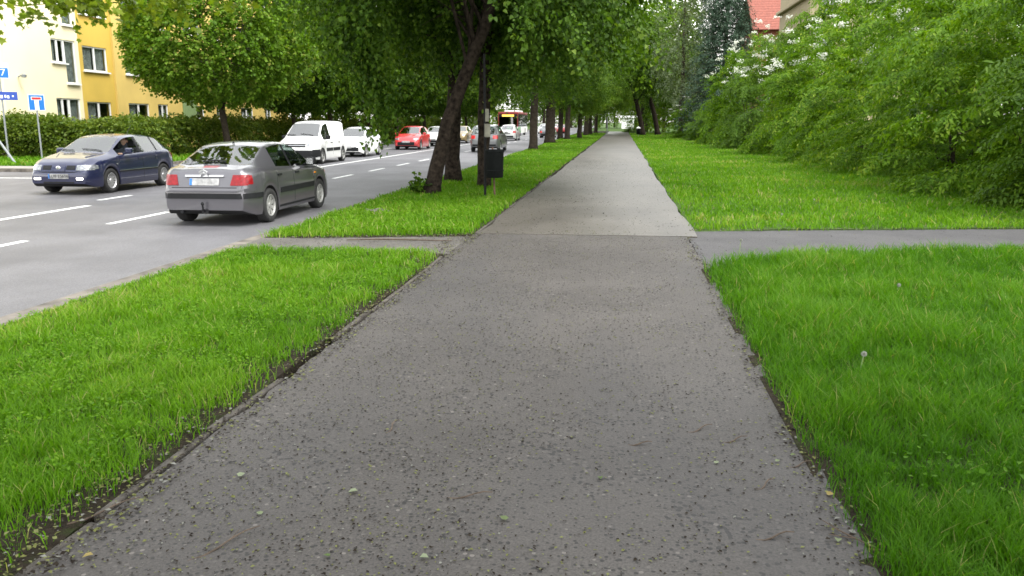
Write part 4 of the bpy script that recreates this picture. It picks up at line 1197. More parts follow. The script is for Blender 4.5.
class Car:
    """lofted car. +x is the front, origin on the ground below the middle"""
    def __init__(s, name, label, spec, paint, loc, rz, cat='car', group=None):
        s.sp = spec; s.root = empty(name, loc, rz); tag(s.root, label, cat, group)
        s.paint = paint
        s.shell()
    def shell(s):
        sp = s.sp; L2 = sp['L'] / 2; W2 = sp['W'] / 2; wr_, xf, xr = sp['r'], sp['xf'], sp['xr']
        s.L2, s.W2 = L2, W2
        top = smooth_fn(sp['top'], sp.get('sig', .03)); belt = smooth_fn(sp['belt'], .06)
        roofw = smooth_fn(sp['roofw'], .08)
        ar = wr_ + .055
        t = np.linspace(-1, 1, 62)
        xs = list(L2 * np.sign(t) * (1 - (1 - np.abs(t)) ** 1.35))
        for c in (xf, xr):
            xs += [c + ar * math.cos(a) for a in np.linspace(0, math.pi, 13)] + [c - ar - .01, c + ar + .01]
        keys = [sp['cowl'], sp['head'], sp['rhead'], sp['rbase']] + [a for w in sp['win'] for a in w]
        xs = sorted(x for x in xs if min([abs(x - k) for k in keys]) > .012) + keys
        xs = np.array(sorted(set(np.round(xs, 4))))
        def wplan(x):
            e = np.clip((np.abs(x) - (L2 - .75)) / .75, 0, 1)
            return W2 * (1 - (.20 if True else 0) * e ** 2.6)
        def arch(x):
            z = 0.0
            for c in (xf, xr):
                if abs(x - c) < ar:
                    z = max(z, wr_ + math.sqrt(max(0, ar * ar - (x - c) ** 2)))
            return z
        rings = []
        gc = sp.get('gc', .19)
        for x in xs:
            w = wplan(x); e = max(0, (abs(x) - (L2 - .35)) / .35)
            zb = gc + .10 * e ** 1.5
            zt = float(top(x)); bl = min(float(belt(x)), zt - .02); za = max(zb, arch(x)); g = zt - bl
            za_o = min(za, bl - .1)
            r = min(float(roofw(x)), w - .07)
            d = bl - za_o
            tr = .045 if g > .2 else .02
            rings.append([(0, zb), (w - .24, zb), (w - .235, max(zb + .002, za - .01)), (w - .03, za_o),
                          (w - .008, za_o + .10 * d), (w, za_o + .38 * d), (w - .004, za_o + .62 * d), (w - .02, za_o + .86 * d), (w - .045, bl),
                          (w - .06, bl + .012), (r + (w - .06 - r) * .10, bl + g * .86), (r - tr, bl + g * .93 + .004), (r * .72, zt - .012 * (r / .5)), (r * .38, zt - .003), (0, zt)])
        s.xs = xs
        n = len(rings[0])
        V = []
        for x, rg in zip(xs, rings):
            V += [(x, y, z) for y, z in rg] + [(x, -y, z) for y, z in rg[1:-1]]
        m = 2 * n - 2
        def idx(i, j, sd):
            if sd > 0 or j == 0 or j == n - 1: return i * m + j
            return i * m + n + j - 1
        groups = {}
        def addf(key, f): groups.setdefault(key, []).append(f)
        for i in range(len(xs) - 1):
            xm = (xs[i] + xs[i + 1]) / 2
            for j in range(n - 1):
                for sd in (1, -1):
                    f = [idx(i, j, sd), idx(i + 1, j, sd), idx(i + 1, j + 1, sd), idx(i, j + 1, sd)]
                    if sd > 0: f = f[::-1]
                    key = 'body'
                    if j <= 2: key = 'underside'
                    elif j == 9:
                        for k, w in enumerate(sp['win']):
                            if w[0] < xm < w[1]: key = ('side_window', k, sd)
                        if key == 'body' and sp.get('blackpillar', True) and len(sp['win']) and sp['win'][-1][0] < xm < sp['win'][0][1]: key = 'window_pillar'
                    elif j >= 11:
                        if sp['head'] < xm < sp['cowl']: key = 'windscreen'
                        elif sp['rbase'] < xm < sp['rhead'] and sp.get('rearglass', True): key = 'rear_window'
                    addf(key, f)
        nx = len(xs)
        capf = [idx(nx - 1, j, 1) for j in range(n)] + [idx(nx - 1, j, -1) for j in range(n - 2, 0, -1)]
        capr = [idx(0, j, 1) for j in range(n)] + [idx(0, j, -1) for j in range(n - 2, 0, -1)]
        def strip(cap):   # triangulate cap as left/right quads
            out = []
            for j in range(1, n - 2):
                a, b = cap[j], cap[j + 1]; c, d_ = cap[(2 * n - 2 - j - 1) % (2 * n - 2)], cap[(2 * n - 2 - j) % (2 * n - 2)]
                out.append((a, b, c, d_))
            out.append((cap[0], cap[1], cap[2 * n - 3])); out.append((cap[n - 2], cap[n - 1], cap[n]))
            return out
        for f in strip(capf): addf('body', f)
        for f in strip(capr): addf('body', f[::-1])
        allf = [f for k, fs in groups.items() for f in fs]
        s.bvh = BVHTree.FromPolygons([Vector(v) for v in V], [tuple(f) for f in allf])
        s.parts = {}
        gl = M[sp.get('glass', 'cglass')]
        for key, fs in groups.items():
            used = sorted(set(a for f in fs for a in f)); mp_ = {a: k for k, a in enumerate(used)}
            vs = [V[a] for a in used]; f2 = [tuple(mp_[a] for a in f) for f in fs]
            nm = key if isinstance(key, str) else key[0]
            if isinstance(key, tuple) and sp.get('open') == (key[1], key[2]): continue
            mat = {'body': s.paint, 'underside': M['under'], 'window_pillar': M['trim']}.get(nm, gl)
            if nm == 'rear_window' and sp.get('glass_r'): mat = M[sp['glass_r']]
            o = mobj(nm, vs, f2, mat, s.root, smooth=True)
            s.parts.setdefault(nm, o)
        s.body = s.parts['body']
        try:
            md = s.body.modifiers.new('edges', 'EDGE_SPLIT'); md.split_angle = R(48)
        except Exception: pass
    # -- pieces laid on the shell
    def cast(s, axis, a, b, sgn):
        if axis == 'x':
            o, d = Vector((sgn * 6, a, b)), Vector((-sgn, 0, 0))
        elif axis == 'y':
            o, d = Vector((a, sgn * 4, b)), Vector((0, -sgn, 0))
        else:
            o, d = Vector((a, b, 5)), Vector((0, 0, -1))
        h = s.bvh.ray_cast(o, d)
        return (h[0], d) if h[0] is not None else (None, d)
    def patch(s, name, quad, axis, sgn, mat, off=.008, nu=8, nv=5, parent=None, skirt=.02):
        """quad: 4 corners (a,b) in the plane facing the axis, order bl, br, tr, tl"""
        P = []; q = [Vector(c) for c in quad]
        for j in range(nv + 1):
            for i in range(nu + 1):
                u, v = i / nu, j / nv
                c = q[0] * (1 - u) * (1 - v) + q[1] * u * (1 - v) + q[2] * u * v + q[3] * (1 - u) * v
                h, d = s.cast(axis, c[0], c[1], sgn); P.append((h, d))
        last = None
        good = [p for p in P if p[0] is not None]
        if not good: return None
        v = []
        for h, d in P:
            if h is None: h = min(good, key=lambda z: (z[0] - (last or good[0][0])).length)[0]
            last = h; v.append(h - d * off)
        w = nu + 1; f = []
        for j in range(nv):
            for i in range(nu):
                a = j * w + i; f.append((a, a + 1, a + w + 1, a + w))
        ring = [i for i in range(w)] + [j * w + nu for j in range(1, nv + 1)] + [nv * w + i for i in range(nu - 1, -1, -1)] + [j * w for j in range(nv - 1, 0, -1)]
        n = len(v); d = P[0][1]; v = list(v) + [v[k] + d * (off + skirt) for k in ring]
        for k in range(len(ring)):
            f.append((ring[k], n + k, n + (k + 1) % len(ring), ring[(k + 1) % len(ring)]))
        flip = (axis == 'x' and sgn < 0) or (axis == 'y' and sgn > 0)
        if flip: f = [t[::-1] for t in f]
        return mobj(name, v, f, mat, parent or s.root, smooth=False)
    def rect(s, name, a0, a1, b0, b1, axis, sgn, mat, **k):
        return s.patch(name, [(a0, b0), (a1, b0), (a1, b1), (a0, b1)], axis, sgn, mat, **k)
    def wheels(s, rim='rim', spokes=7, detail=True):
        sp = s.sp; r = sp['r']; y0 = s.W2 - .115
        k = 28 if detail else 18
        ty = MB().lathe([(r * .62, -.09), (r * .95, -.095), (r, -.07), (r, .07), (r * .95, .095), (r * .64, .09), (r * .62, .05)], k, 'y')
        hub = MB().lathe([(0, .035), (r * .6, .03), (r * .64, -.06), (0, -.06)], k, 'y')
        rm = MB().lathe([(r * .655, .088), (r * .62, .095), (r * .57, .075), (r * .56, .04)], k, 'y')
        rm.lathe([(0, .075), (r * .16, .075), (r * .2, .055), (r * .2, .03)], 14, 'y')
        for q in range(spokes):
            a = 2 * math.pi * q / spokes; ca, sa = math.cos(a), math.sin(a)
            hw = r * (.105 if spokes < 9 else .05); n = len(rm.v)
            for rr, ww in ((r * .12, hw * .8), (r * .585, hw)):
                for sg in (-1, 1):
                    rm.v.append((ca * rr - sa * ww * sg, .062 if rr < .1 else .07, sa * rr + ca * ww * sg))
            for rr, ww in ((r * .12, hw * .8), (r * .585, hw)):
                for sg in (-1, 1):
                    rm.v.append((ca * rr - sa * ww * sg, .036, sa * rr + ca * ww * sg))
            rm.f += [(n, n + 1, n + 3, n + 2), (n, n + 2, n + 6, n + 4), (n + 1, n + 5, n + 7, n + 3)]
        mt_, mh, mr = (mesh_from('tyre', ty.v, ty.f, M['tyre'], True), mesh_from('wheel', hub.v, hub.f, M['under']), mesh_from('rim', rm.v, rm.f, M[rim]))
        for x in (sp['xf'], sp['xr']):
            for sd in (1, -1):
                w = bpy.data.objects.new('wheel', mh); w.location = (x, sd * y0, r); w.rotation_euler = (0, .3 * x, 0 if sd > 0 else math.pi)
                link(w, s.root)
                link(bpy.data.objects.new('tyre', mt_), w); link(bpy.data.objects.new('rim', mr), w)
    def interior(s, seats=True):
        sp = s.sp; w = s.W2
        fz = .30
        MB().box(s.sp['xr'] - .2, s.sp['xf'] - .35, -w + .26, w - .26, fz - .03, fz).build('cabin_floor', M['seat'], s.root)
        hz = sp.get('seat', .0)
        for sd in (1, -1):
            st = MB(); x = sp.get('seatx', -.05)
            st.box(x - .25, x + .28, sd * .37 - .25, sd * .37 + .25, .32 + hz, .5 + hz, .05)
            n = len(st.v); st.box(-.06, .06, sd * .37 - .24, sd * .37 + .24, .46 + hz, 1.08 + hz, .05); st.box(-.045, .045, sd * .37 - .13, sd * .37 + .13, 1.10 + hz, 1.27 + hz, .04)
            for i in range(n, len(st.v)):
                a = st.v[i]; st.v[i] = (a[0] + x - .24 - (a[2] - .46 - hz) * .28, a[1], a[2])
            st.build('seat', M['seat'], s.root)
        if sp.get('rear_seat', True):
            st = MB(); x = sp.get('rearseatx', -.95); st.box(x - .2, x + .3, -.6, .6, .32 + hz, .5 + hz, .05)
            n = len(st.v); st.box(-.06, .06, -.6, .6, .46 + hz, 1.0 + hz, .05)
            for q in (-.36, .36): st.box(-.045, .045, q - .12, q + .12, 1.02 + hz, 1.15 + hz, .03)
            for i in range(n, len(st.v)):
                a = st.v[i]; st.v[i] = (a[0] + x - .2 - (a[2] - .46 - hz) * .25, a[1], a[2])
            st.build('rear_seat', M['seat'], s.root)
        dz = float(s.belt0())
        MB().box(sp['cowl'] - .42, sp['cowl'] + .03, -w + .1, w - .1, dz - .28, dz - .02, .05).build('dashboard', M['seat'], s.root)
        sw = MB(); c = Vector((sp['cowl'] - .52, .37, dz - .05)); pts = []
        for k in range(17):
            a = 2 * math.pi * k / 16; pts.append(c + Vector((-.05 * math.sin(a) * 1.0 * -1, .18 * math.cos(a), .17 * math.sin(a))))
        sw.tube(pts, .016, 6, caps=False); sw.tube([c, c + Vector((.25, 0, -.06))], .03, 6)
        sw.build('steering_wheel', M['trim'], s.root)
    def belt0(s):
        return np.interp(s.sp['cowl'], *zip(*sorted(s.sp['belt'])))
    def mirrors(s, mat=None):
        sp = s.sp; b = s.belt0() + .06; x = sp['cowl'] - .48
        for sd in (1, -1):
            m = MB().box(x - .05, x + .09, s.W2 - .02, s.W2 + .17, b - .02, b + .13, .04)
            m.v = [(p[0], p[1] * sd, p[2]) for p in m.v]
            m.tube([(x + .03, sd * (s.W2 - .09), b - .02), (x + .03, sd * (s.W2 + .03), b + .02)], .025, 6)
            o = m.build('mirror', mat or s.paint, s.root, smooth=False)
            MB().box(x - .058, x - .052, sd * (s.W2 + .075) - .065, sd * (s.W2 + .075) + .065, b, b + .11).build('mirror_glass', M['chrome'], o)
    def plate(s, sgn, z0, y=0.0, text=None, w=.52, h=.115):
        o = s.rect('number_plate', y - w / 2, y + w / 2, z0, z0 + h, 'x', sgn, M['plate'], off=.016, nu=6, nv=2)
        yb = (y + w / 2 - .045, y + w / 2 - .004) if sgn > 0 else (y - w / 2 + .004, y - w / 2 + .045)
        # seen from outside, the blue band is on the left
        if sgn > 0: yb = (y - w / 2 + .004, y - w / 2 + .045)
        else: yb = (y + w / 2 - .045, y + w / 2 - .004)
        if sgn > 0: pass
        s.rect('country_band', yb[0], yb[1], z0 + .004, z0 + h - .004, 'x', sgn, M['sign_blue'], off=.020, nu=1, nv=1, parent=o, skirt=.003)
        if text:
            cu = bpy.data.curves.new('lettering', 'FONT'); cu.body = text; cu.size = .105; cu.align_x = 'CENTER'; cu.align_y = 'CENTER'; cu.extrude = .001; cu.space_character = 1.05
            to = bpy.data.objects.new('lettering', cu)
            dg = None
            C.objects.link(to); bpy.context.view_layer.update()
            me = bpy.data.meshes.new_from_object(to.evaluated_get(bpy.context.evaluated_depsgraph_get()))
            bpy.data.objects.remove(to)
            me.materials.clear(); me.materials.append(M['plate_text'])
            t = bpy.data.objects.new('lettering', me)
            h_, d = s.cast('x', y, z0 + h / 2, sgn)
            t.location = (h_[0] + sgn * .024, y + (.02 if sgn > 0 else -.02), z0 + h / 2)
            t.rotation_euler = (R(90), 0, R(90) if sgn > 0 else R(-90))
            link(t, o)
        return o
    def seams(s, xs, zlo, zhi, handles=(), z_h=None, col='trim'):
        for sd in (1, -1):
            for x in xs:
                s.rect('door_gap', x - .007, x + .007, zlo, zhi, 'y', sd, M['under'], off=.0015, nu=1, nv=10, skirt=.003)
            for x in handles:
                s.rect('door_handle', x - .09, x + .09, z_h, z_h + .035, 'y', sd, M[col] if col != 'paint' else s.paint, off=.022, nu=2, nv=1)
    def wipers(s, n=2):
        sp = s.sp; b = s.belt0()
        for k in range(n):
            y0 = .45 - k * .75
            p = []
            for t in np.linspace(0, 1, 5):
                yy = y0 - .55 * t; xx = sp['cowl'] - .05 - .05 * t
                h, d = s.cast('z', xx, yy, 1); p.append(h + Vector((0, 0, .02)))
            MB().tube(p, .009, 5).build('wiper', M['trim'], s.root)

HATCH = dict(L=4.18, W=1.74, r=.305, xf=1.24, xr=-1.27, gc=.18,
    top=[(-2.09, .60), (-2.07, .78), (-2.02, .92), (-1.88, 1.03), (-1.30, 1.36), (-.9, 1.42), (-.35, 1.445), (.1, 1.42), (.32, 1.37), (1.02, 1.0), (1.1, .975), (1.7, .88), (1.95, .78), (2.04, .68), (2.09, .52)],
    belt=[(-2.09, .55), (-2.02, .80), (-1.6, .98), (-.8, .965), (.4, .92), (1.1, .90), (1.7, .80), (2.0, .64), (2.09, .48)],
    roofw=[(-2.09, .5), (-1.9, .60), (-1.35, .56), (-.4, .58), (.25, .575), (.95, .68), (1.3, .70), (2.09, .55)],
    cowl=1.0, head=.30, rhead=-1.30, rbase=-1.86, win=[(-.16, .82), (-.98, -.27), (-1.42, -1.06)], sig=.03)
FAST = dict(L=4.17, W=1.71, r=.30, xf=1.26, xr=-1.28, gc=.18,
    top=[(-2.085, .60), (-2.06, .66), (-2.03, .86), (-1.97, .965), (-1.62, 1.02), (-.92, 1.345), (-.6, 1.395), (-.2, 1.405), (.1, 1.395), (.3, 1.35), (1.02, .99), (1.1, .965), (1.65, .86), (1.9, .77), (2.02, .66), (2.085, .5)],
    belt=[(-2.085, .56), (-2.0, .86), (-1.7, .965), (-.8, .95), (.4, .90), (1.1, .88), (1.7, .78), (2.0, .62), (2.085, .47)],
    roofw=[(-2.085, .60), (-1.65, .66), (-1.0, .60), (-.4, .59), (.25, .58), (.95, .68), (1.3, .70), (2.085, .55)],
    cowl=1.0, head=.28, rhead=-.94, rbase=-1.60, win=[(-.14, .82), (-.90, -.24)], sig=.026, seatx=-.05, rearseatx=-.85)
VAN = dict(L=4.38, W=1.81, r=.315, xf=1.27, xr=-1.45, gc=.2,
    top=[(-2.19, .9), (-2.17, 1.70), (-2.05, 1.80), (-.5, 1.82), (.35, 1.78), (.62, 1.70), (1.28, 1.14), (1.4, 1.10), (1.9, .99), (2.08, .86), (2.17, .62), (2.19, .5)],
    belt=[(-2.19, .8), (-2.1, 1.02), (-.5, 1.02), (.4, 1.0), (1.35, 1.0), (1.9, .86), (2.12, .68), (2.19, .46)],
    roofw=[(-2.19, .66), (-1.9, .68), (.4, .65), (.6, .63), (1.2, .74), (1.5, .72), (2.19, .58)],
    cowl=1.26, head=.60, rhead=-2.4, rbase=-2.5, win=[(.12, 1.05)], sig=.03, rearglass=False, blackpillar=False, seatx=.25, seat=.12, rear_seat=False)
MINI = dict(L=3.92, W=1.70, r=.30, xf=1.24, xr=-1.26, gc=.17,
    top=[(-1.96, .7), (-1.94, .95), (-1.86, 1.06), (-1.55, 1.38), (-1.2, 1.46), (-.4, 1.51), (.1, 1.47), (.3, 1.42), (1.12, 1.0), (1.2, .98), (1.6, .88), (1.82, .76), (1.92, .62), (1.96, .5)],
    belt=[(-1.96, .6), (-1.88, .98), (-1.0, .98), (.4, .93), (1.2, .89), (1.6, .79), (1.88, .62), (1.96, .46)],
    roofw=[(-1.96, .5), (-1.8, .60), (-1.4, .55), (-.4, .58), (.25, .57), (1.0, .68), (1.3, .68), (1.96, .5)],
    cowl=1.1, head=.26, rhead=-1.5, rbase=-1.88, win=[(-.12, .9), (-1.0, -.22)], sig=.035)
SUVS = dict(L=4.33, W=1.79, r=.34, xf=1.3, xr=-1.33, gc=.22,
    top=[(-2.16, .75), (-2.14, 1.0), (-2.02, 1.12), (-1.72, 1.50), (-1.4, 1.58), (-.4, 1.62), (.1, 1.58), (.3, 1.53), (1.05, 1.12), (1.15, 1.09), (1.75, 1.0), (2.02, .86), (2.14, .68), (2.16, .55)],
    belt=[(-2.16, .65), (-2.06, 1.05), (-1.0, 1.04), (.4, 1.0), (1.1, .98), (1.75, .88), (2.06, .68), (2.16, .5)],
    roofw=[(-2.16, .55), (-1.95, .64), (-1.6, .58), (-.4, .61), (.25, .6), (1.0, .72), (1.3, .72), (2.16, .55)],
    cowl=1.03, head=.26, rhead=-1.68, rbase=-2.06, win=[(-.14, .85), (-1.0, -.25)], sig=.035, seat=.1)

# --- grey fastback driving away in the near lane
silver = paint_mat('paint_warm_grey', (0.095, 0.092, 0.105), .5, .34)
c = Car('fastback_car', 'grey metallic fastback seen from behind, driving beside the verge', FAST, silver, (-6.82, 15.45, ROAD_Z), R(90), 'car', 'moving cars')
c.wheels('rim_d', 8); c.interior(); c.mirrors(M['trim'])
lid = .0
for sd in (1, -1):
    q = [(sd * .46, .70), (sd * .735, .70), (sd * .735, .875), (sd * .50, .875)]
    if sd < 0: q = [q[1], q[0], q[3], q[2]]
    q2 = q
    l_ = c.patch('tail_lamp', q2, 'x', -1, M['lamp_red'], off=.014, nu=8, nv=5)
    c.rect('tail_lamp_corner', -2.0, -1.86, .715, .865, 'y', sd, M['lamp_red'], off=.006, nu=5, nv=3)
c.rect('bumper_strip', -.80, .80, .475, .565, 'x', -1, M['trim'], off=.022, nu=16, nv=2)
for sd in (1, -1):
    c.rect('bumper_strip', -2.02, -1.62, .475, .565, 'y', sd, M['trim'], off=.014, nu=6, nv=2)
    c.rect('side_moulding', -.86, .86, .49, .585, 'y', sd, M['trim'], off=.014, nu=8, nv=2)
    c.rect('sill_trim', -.92, .9, .235, .27, 'y', sd, M['trim'], off=.006, nu=6, nv=1)
    c.rect('fuel_flap' if sd < 0 else 'fender_badge', -1.5, -1.36, .74, .87, 'y', sd, silver, off=.003, nu=3, nv=3) if sd < 0 else None
c.rect('bumper_ledge', -.80, .80, .585, .645, 'x', -1, silver, off=.03, nu=16, nv=2)
c.rect('lid_handle', -.34, .34, .845, .872, 'x', -1, M['chrome'], off=.03, nu=10, nv=1)
c.plate(-1, .70)
bd = MB(); bd.v = []; 
for k in (0, .045):
    n = len(bd.v); bd.v += [(-2.085, -.07, .865 + k), (-2.085, 0, .90 + k), (-2.085, .07, .865 + k), (-2.085, .07, .89 + k), (-2.085, 0, .925 + k), (-2.085, -.07, .89 + k)]
    bd.v += [(-2.06, a[1], a[2]) for a in bd.v[n:n + 6]]
    bd.f += [(n, n + 1, n + 4, n + 5), (n + 1, n + 2, n + 3, n + 4)] + [(n + a, n + (a + 1) % 6, n + 6 + (a + 1) % 6, n + 6 + a) for a in range(6)]
bd.build('badge', M['chrome'], c.root)
c.rect('high_brake_lamp', -.13, .13, .985, 1.01, 'x', -1, M['lamp_red'], off=.012, nu=4, nv=1)
p = []
for t in np.linspace(0, 1, 6):
    h, d = c.cast('z', -1.55 + .05 * math.sin(t * 3), -.05 + .42 * t * -1 + .3, 1); p.append(h + Vector((0, 0, .02)))
MB().tube(p, .012, 5).build('rear_wiper', M['trim'], c.root)
MB().box(-2.10, -2.04, -.06, .06, .22, .30, .01).tube([(-2.07, 0, .26), (-2.16, 0, .30), (-2.17, 0, .38)], .018, 6).lathe([(0, .37), (.025, .38), (.028, .405), (.015, .43), (0, .43)], 10, 'z', (-2.17, 0, 0)).build('tow_hitch', M['trim'], c.root)
MB().tube([(-1.8, .42, .26), (-2.09, .42, .25)], .03, 8).build('exhaust', M['trim'], c.root)
for k in range(7):   # heater lines of the rear screen
    pass
MB().lathe([(0, 0), (.028, 0), (.02, .02), (.006, .03), (.004, .05), (0, .05)], 8, 'z', (-.85, 0, 1.365)).build('aerial_base', M['trim'], c.root)
c.seams([.88, -.18, -.98], .30, .88, (.0, -.86), .80)
c.rect('lid_gap', -.80, .80, .655, .668, 'x', -1, M['under'], off=.002, nu=14, nv=1, skirt=.003)
for sd in (1, -1):
    c.rect('head_lamp', .5 if sd > 0 else -.76, .76 if sd > 0 else -.5, .58, .70, 'x', 1, M['lamp_clear'], off=.01)
    c.rect('indicator', .92, 1.0, .74, .77, 'y', sd, M['lamp_amber'], off=.008, nu=1, nv=1)
c.wipers()

# --- dark blue hatchback waiting in the opposite lane
HB = dict(HATCH); HB['open'] = (0, 1)
blue = paint_mat('paint_dark_blue', (0.009, 0.012, 0.050), .25, .3)
c = Car('hatchback_car', 'dark blue hatchback with lit lamps and open driver window, facing the camera', HB, blue, (-13.32, 20.95, ROAD_Z), R(-90), 'car', 'cars queueing toward the camera')
c.wheels('rim', 15); c.interior(); c.mirrors()
for sd in (1, -1):
    a, b = (sd * .46, sd * .80) if sd > 0 else (sd * .80, sd * .46)
    c.rect('head_lamp', a, b, .60, .725, 'x', 1, M['lamp_clear'], off=.010, nu=10, nv=5)
    c.rect('head_lamp_corner', 1.72, 1.95, .625, .715, 'y', sd, M['lamp_clear'], off=.006, nu=5, nv=3)
    a, b = (sd * .20, sd * .42) if sd > 0 else (sd * .42, sd * .20)
    c.rect('grille', a, b, .615, .715, 'x', 1, M['trim'], off=.008, nu=5, nv=3)
    a, b = (.47, .63) if sd > 0 else (-.63, -.47)
    c.rect('fog_lamp', a, b, .375, .42, 'x', 1, M['lamp_lit'], off=.012, nu=5, nv=3)
    c.rect('side_moulding', -.9, .9, .50, .535, 'y', sd, M['trim'], off=.012, nu=8, nv=1)
    c.rect('moulding_line', -.9, .9, .536, .546, 'y', sd, M['chrome'], off=.013, nu=8, nv=1)
    c.rect('tail_lamp', .56 if sd > 0 else -.8, .8 if sd > 0 else -.56, .78, .94, 'x', -1, M['lamp_red'], off=.01)
    c.rect('tail_lamp_corner', -2.0, -1.88, .76, .9, 'y', sd, M['lamp_red'], off=.008, nu=4, nv=3)
    c.rect('indicator', .95, 1.03, .70, .73, 'y', sd, M['lamp_clear'], off=.008, nu=1, nv=1)
c.rect('grille_centre', -.17, .17, .575, .735, 'x', 1, blue, off=.014, nu=5, nv=3)
h, d = c.cast('x', 0, .655, 1)
eb = MB().lathe([(0, .0), (.06, .0), (.062, .012), (.03, .02), (0, .02)], 16, 'y'); eb.v = [(q[1], q[0], q[2] * .85) for q in eb.v]
eb.build('badge', M['chrome'], c.root, loc=(h[0] + .012, 0, .655))
c.rect('lower_intake', -.40, .40, .255, .325, 'x', 1, M['trim'], off=.006, nu=8, nv=2)
c.rect('fog_recess', .42, .74, .345, .355, 'x', 1, M['trim'], off=.008, nu=4, nv=1)
c.rect('bumper_gap', -.80, .80, .556, .564, 'x', 1, M['under'], off=.002, nu=14, nv=1, skirt=.003)
c.plate(1, .40, 0.0, 'LUB 55606')
c.seams([.98, -.22, -1.08], .30, .86, (-.08, -.92), .80, 'paint')
c.wipers()
MB().tube([(-.95, .0, 1.40), (-1.22, .0, 1.68)], [.008, .004], 5).build('aerial', M['trim'], c.root)
for sd in (1, -1):
    a = [(sd * .50, 1.12), (sd * .14, .82)]
    MB().tube([tuple(c.cast('z', 1.12 + .42 * t, sd * (.60 - .22 * t), 1)[0] + Vector((0, 0, .004))) for t in np.linspace(0, 1, 6)], .01, 5).build('bonnet_crease', blue, c.root)

# --- white panel van
white = paint_mat('paint_white', (0.78, 0.78, 0.77), 0, .35)
c = Car('panel_van', 'white panel van with black front bumper under the maples', VAN, white, (-13.05, 35.8, ROAD_Z), R(-90), 'van', 'cars queueing toward the camera')
c.wheels('rim_d', 5); c.interior(); c.mirrors(M['trim'])
c.rect('bumper', -.85, .85, .30, .60, 'x', 1, M['trim'], off=.03, nu=16, nv=5)
for sd in (1, -1):
    c.rect('bumper_corner', 1.66, 2.12, .32, .62, 'y', sd, M['trim'], off=.02, nu=6, nv=4)
    c.rect('head_lamp', .50 if sd > 0 else -.82, .82 if sd > 0 else -.50, .74, .90, 'x', 1, M['lamp_clear'], off=.01)
    c.rect('side_moulding', -.95, -.05, .52, .66, 'y', sd, M['trim'], off=.014, nu=6, nv=2)
    c.rect('side_moulding', .05, .85, .52, .66, 'y', sd, M['trim'], off=.014, nu=6, nv=2)
    c.rect('door_rail', -1.9, -.2, .985, .998, 'y', sd, M['under'], off=.004, nu=6, nv=1)
c.rect('grille', -.44, .44, .72, .86, 'x', 1, M['trim'], off=.012, nu=8, nv=3)
c.rect('grille_bar', -.44, .44, .785, .80, 'x', 1, M['chrome'], off=.02, nu=8, nv=1)
c.plate(1, .40)
c.seams([1.0, .0, -1.0], .36, .98, (.12, -.9), .86); c.wipers()

def plain_car(name, label, spec, paint, loc, rz, group, lit=False, rim='rim_d', nolamps=False):
    c = Car(name, label, spec, paint, loc, rz, 'car', group)
    c.wheels(rim, 5, False); c.interior(); c.mirrors()
    L2 = spec['L'] / 2; k = spec['top'][-3][1]
    for sd in (1, -1):
        a, b = (.46, .78) if sd > 0 else (-.78, -.46)
        c.rect('head_lamp', a, b, k - .13, k - .01, 'x', 1, M['lamp_clear'], off=.01, nu=6, nv=3)
        a, b = (.52, .8) if sd > 0 else (-.8, -.52)
        zt = spec['top'][1][1]
        c.rect('tail_lamp', a, b, zt - .22, zt - .02, 'x', -1, M['lamp_brake'] if lit else M['lamp_red'], off=.01, nu=6, nv=3)
    c.rect('grille', -.42, .42, .30, .44, 'x', 1, M['trim'], off=.008, nu=6, nv=3)
    c.rect('bumper_insert', -.7, .7, .30, .46, 'x', -1, M['trim'], off=.01, nu=8, nv=3)
    c.plate(1, .45); c.plate(-1, .62)
    c.seams([.95, -.2], .32, .84, (-.06,), .80, 'paint')
    return c
red = paint_mat('paint_red', (0.50, 0.018, 0.022), 0, .35)
grey = paint_mat('paint_grey', (0.16, 0.165, 0.17), .5, .4)
lgrey = paint_mat('paint_light_grey', (0.40, 0.41, 0.42), .5, .4)
gold = paint_mat('paint_gold', (0.30, 0.22, 0.10), .5, .4)
dark = paint_mat('paint_graphite', (0.06, 0.06, 0.065), .4, .4)
Q = 'cars queueing toward the camera'
c = plain_car('hatchback_car', 'white small hatchback right behind the white van', MINI, white, (-13.3, 43.2, ROAD_Z), R(-90), Q)
c.rect('front_mask', -.62, .62, .22, .56, 'x', 1, M['trim'], off=.006, nu=10, nv=4)
for sd in (1, -1): c.rect('day_lamp', .66 if sd > 0 else -.74, .74 if sd > 0 else -.66, .28, .44, 'x', 1, M['pvc'], off=.012, nu=2, nv=3)
c = plain_car('hatchback_car', 'red small hatchback in the queue left of the leaning trunk', MINI, red, (-13.0, 54.4, ROAD_Z), R(-90), Q)
c.rect('front_mask', -.55, .55, .22, .50, 'x', 1, M['trim'], off=.006, nu=10, nv=4)
plain_car('hatchback_car', 'white car behind the red hatchback, next to the leaning trunk', HATCH, white, (-13.0, 62.5, ROAD_Z), R(-90), Q)
plain_car('hatchback_car', 'gold brown car in the queue seen between the linden trunks', HATCH, gold, (-12.9, 71.5, ROAD_Z), R(-90), Q)
plain_car('hatchback_car', 'light grey car in the queue left of the grey crossover', HATCH, lgrey, (-12.4, 79.5, ROAD_Z), R(-90), Q)
plain_car('hatchback_car', 'graphite car in the queue ahead of the bus', FAST, dark, (-13.2, 90, ROAD_Z), R(-90), Q)
plain_car('crossover_car', 'grey crossover driving away behind the litter bin', SUVS, grey, (-7.45, 51.2, ROAD_Z), R(90), 'moving cars', True)
plain_car('hatchback_car', 'white car with red tail lamps beside the bus', MINI, white, (-9.9, 82, ROAD_Z), R(90), 'moving cars', True)
plain_car('hatchback_car', 'small white car on the road right of the bus', MINI, white, (-10.2, 128, ROAD_Z), R(-90), Q)
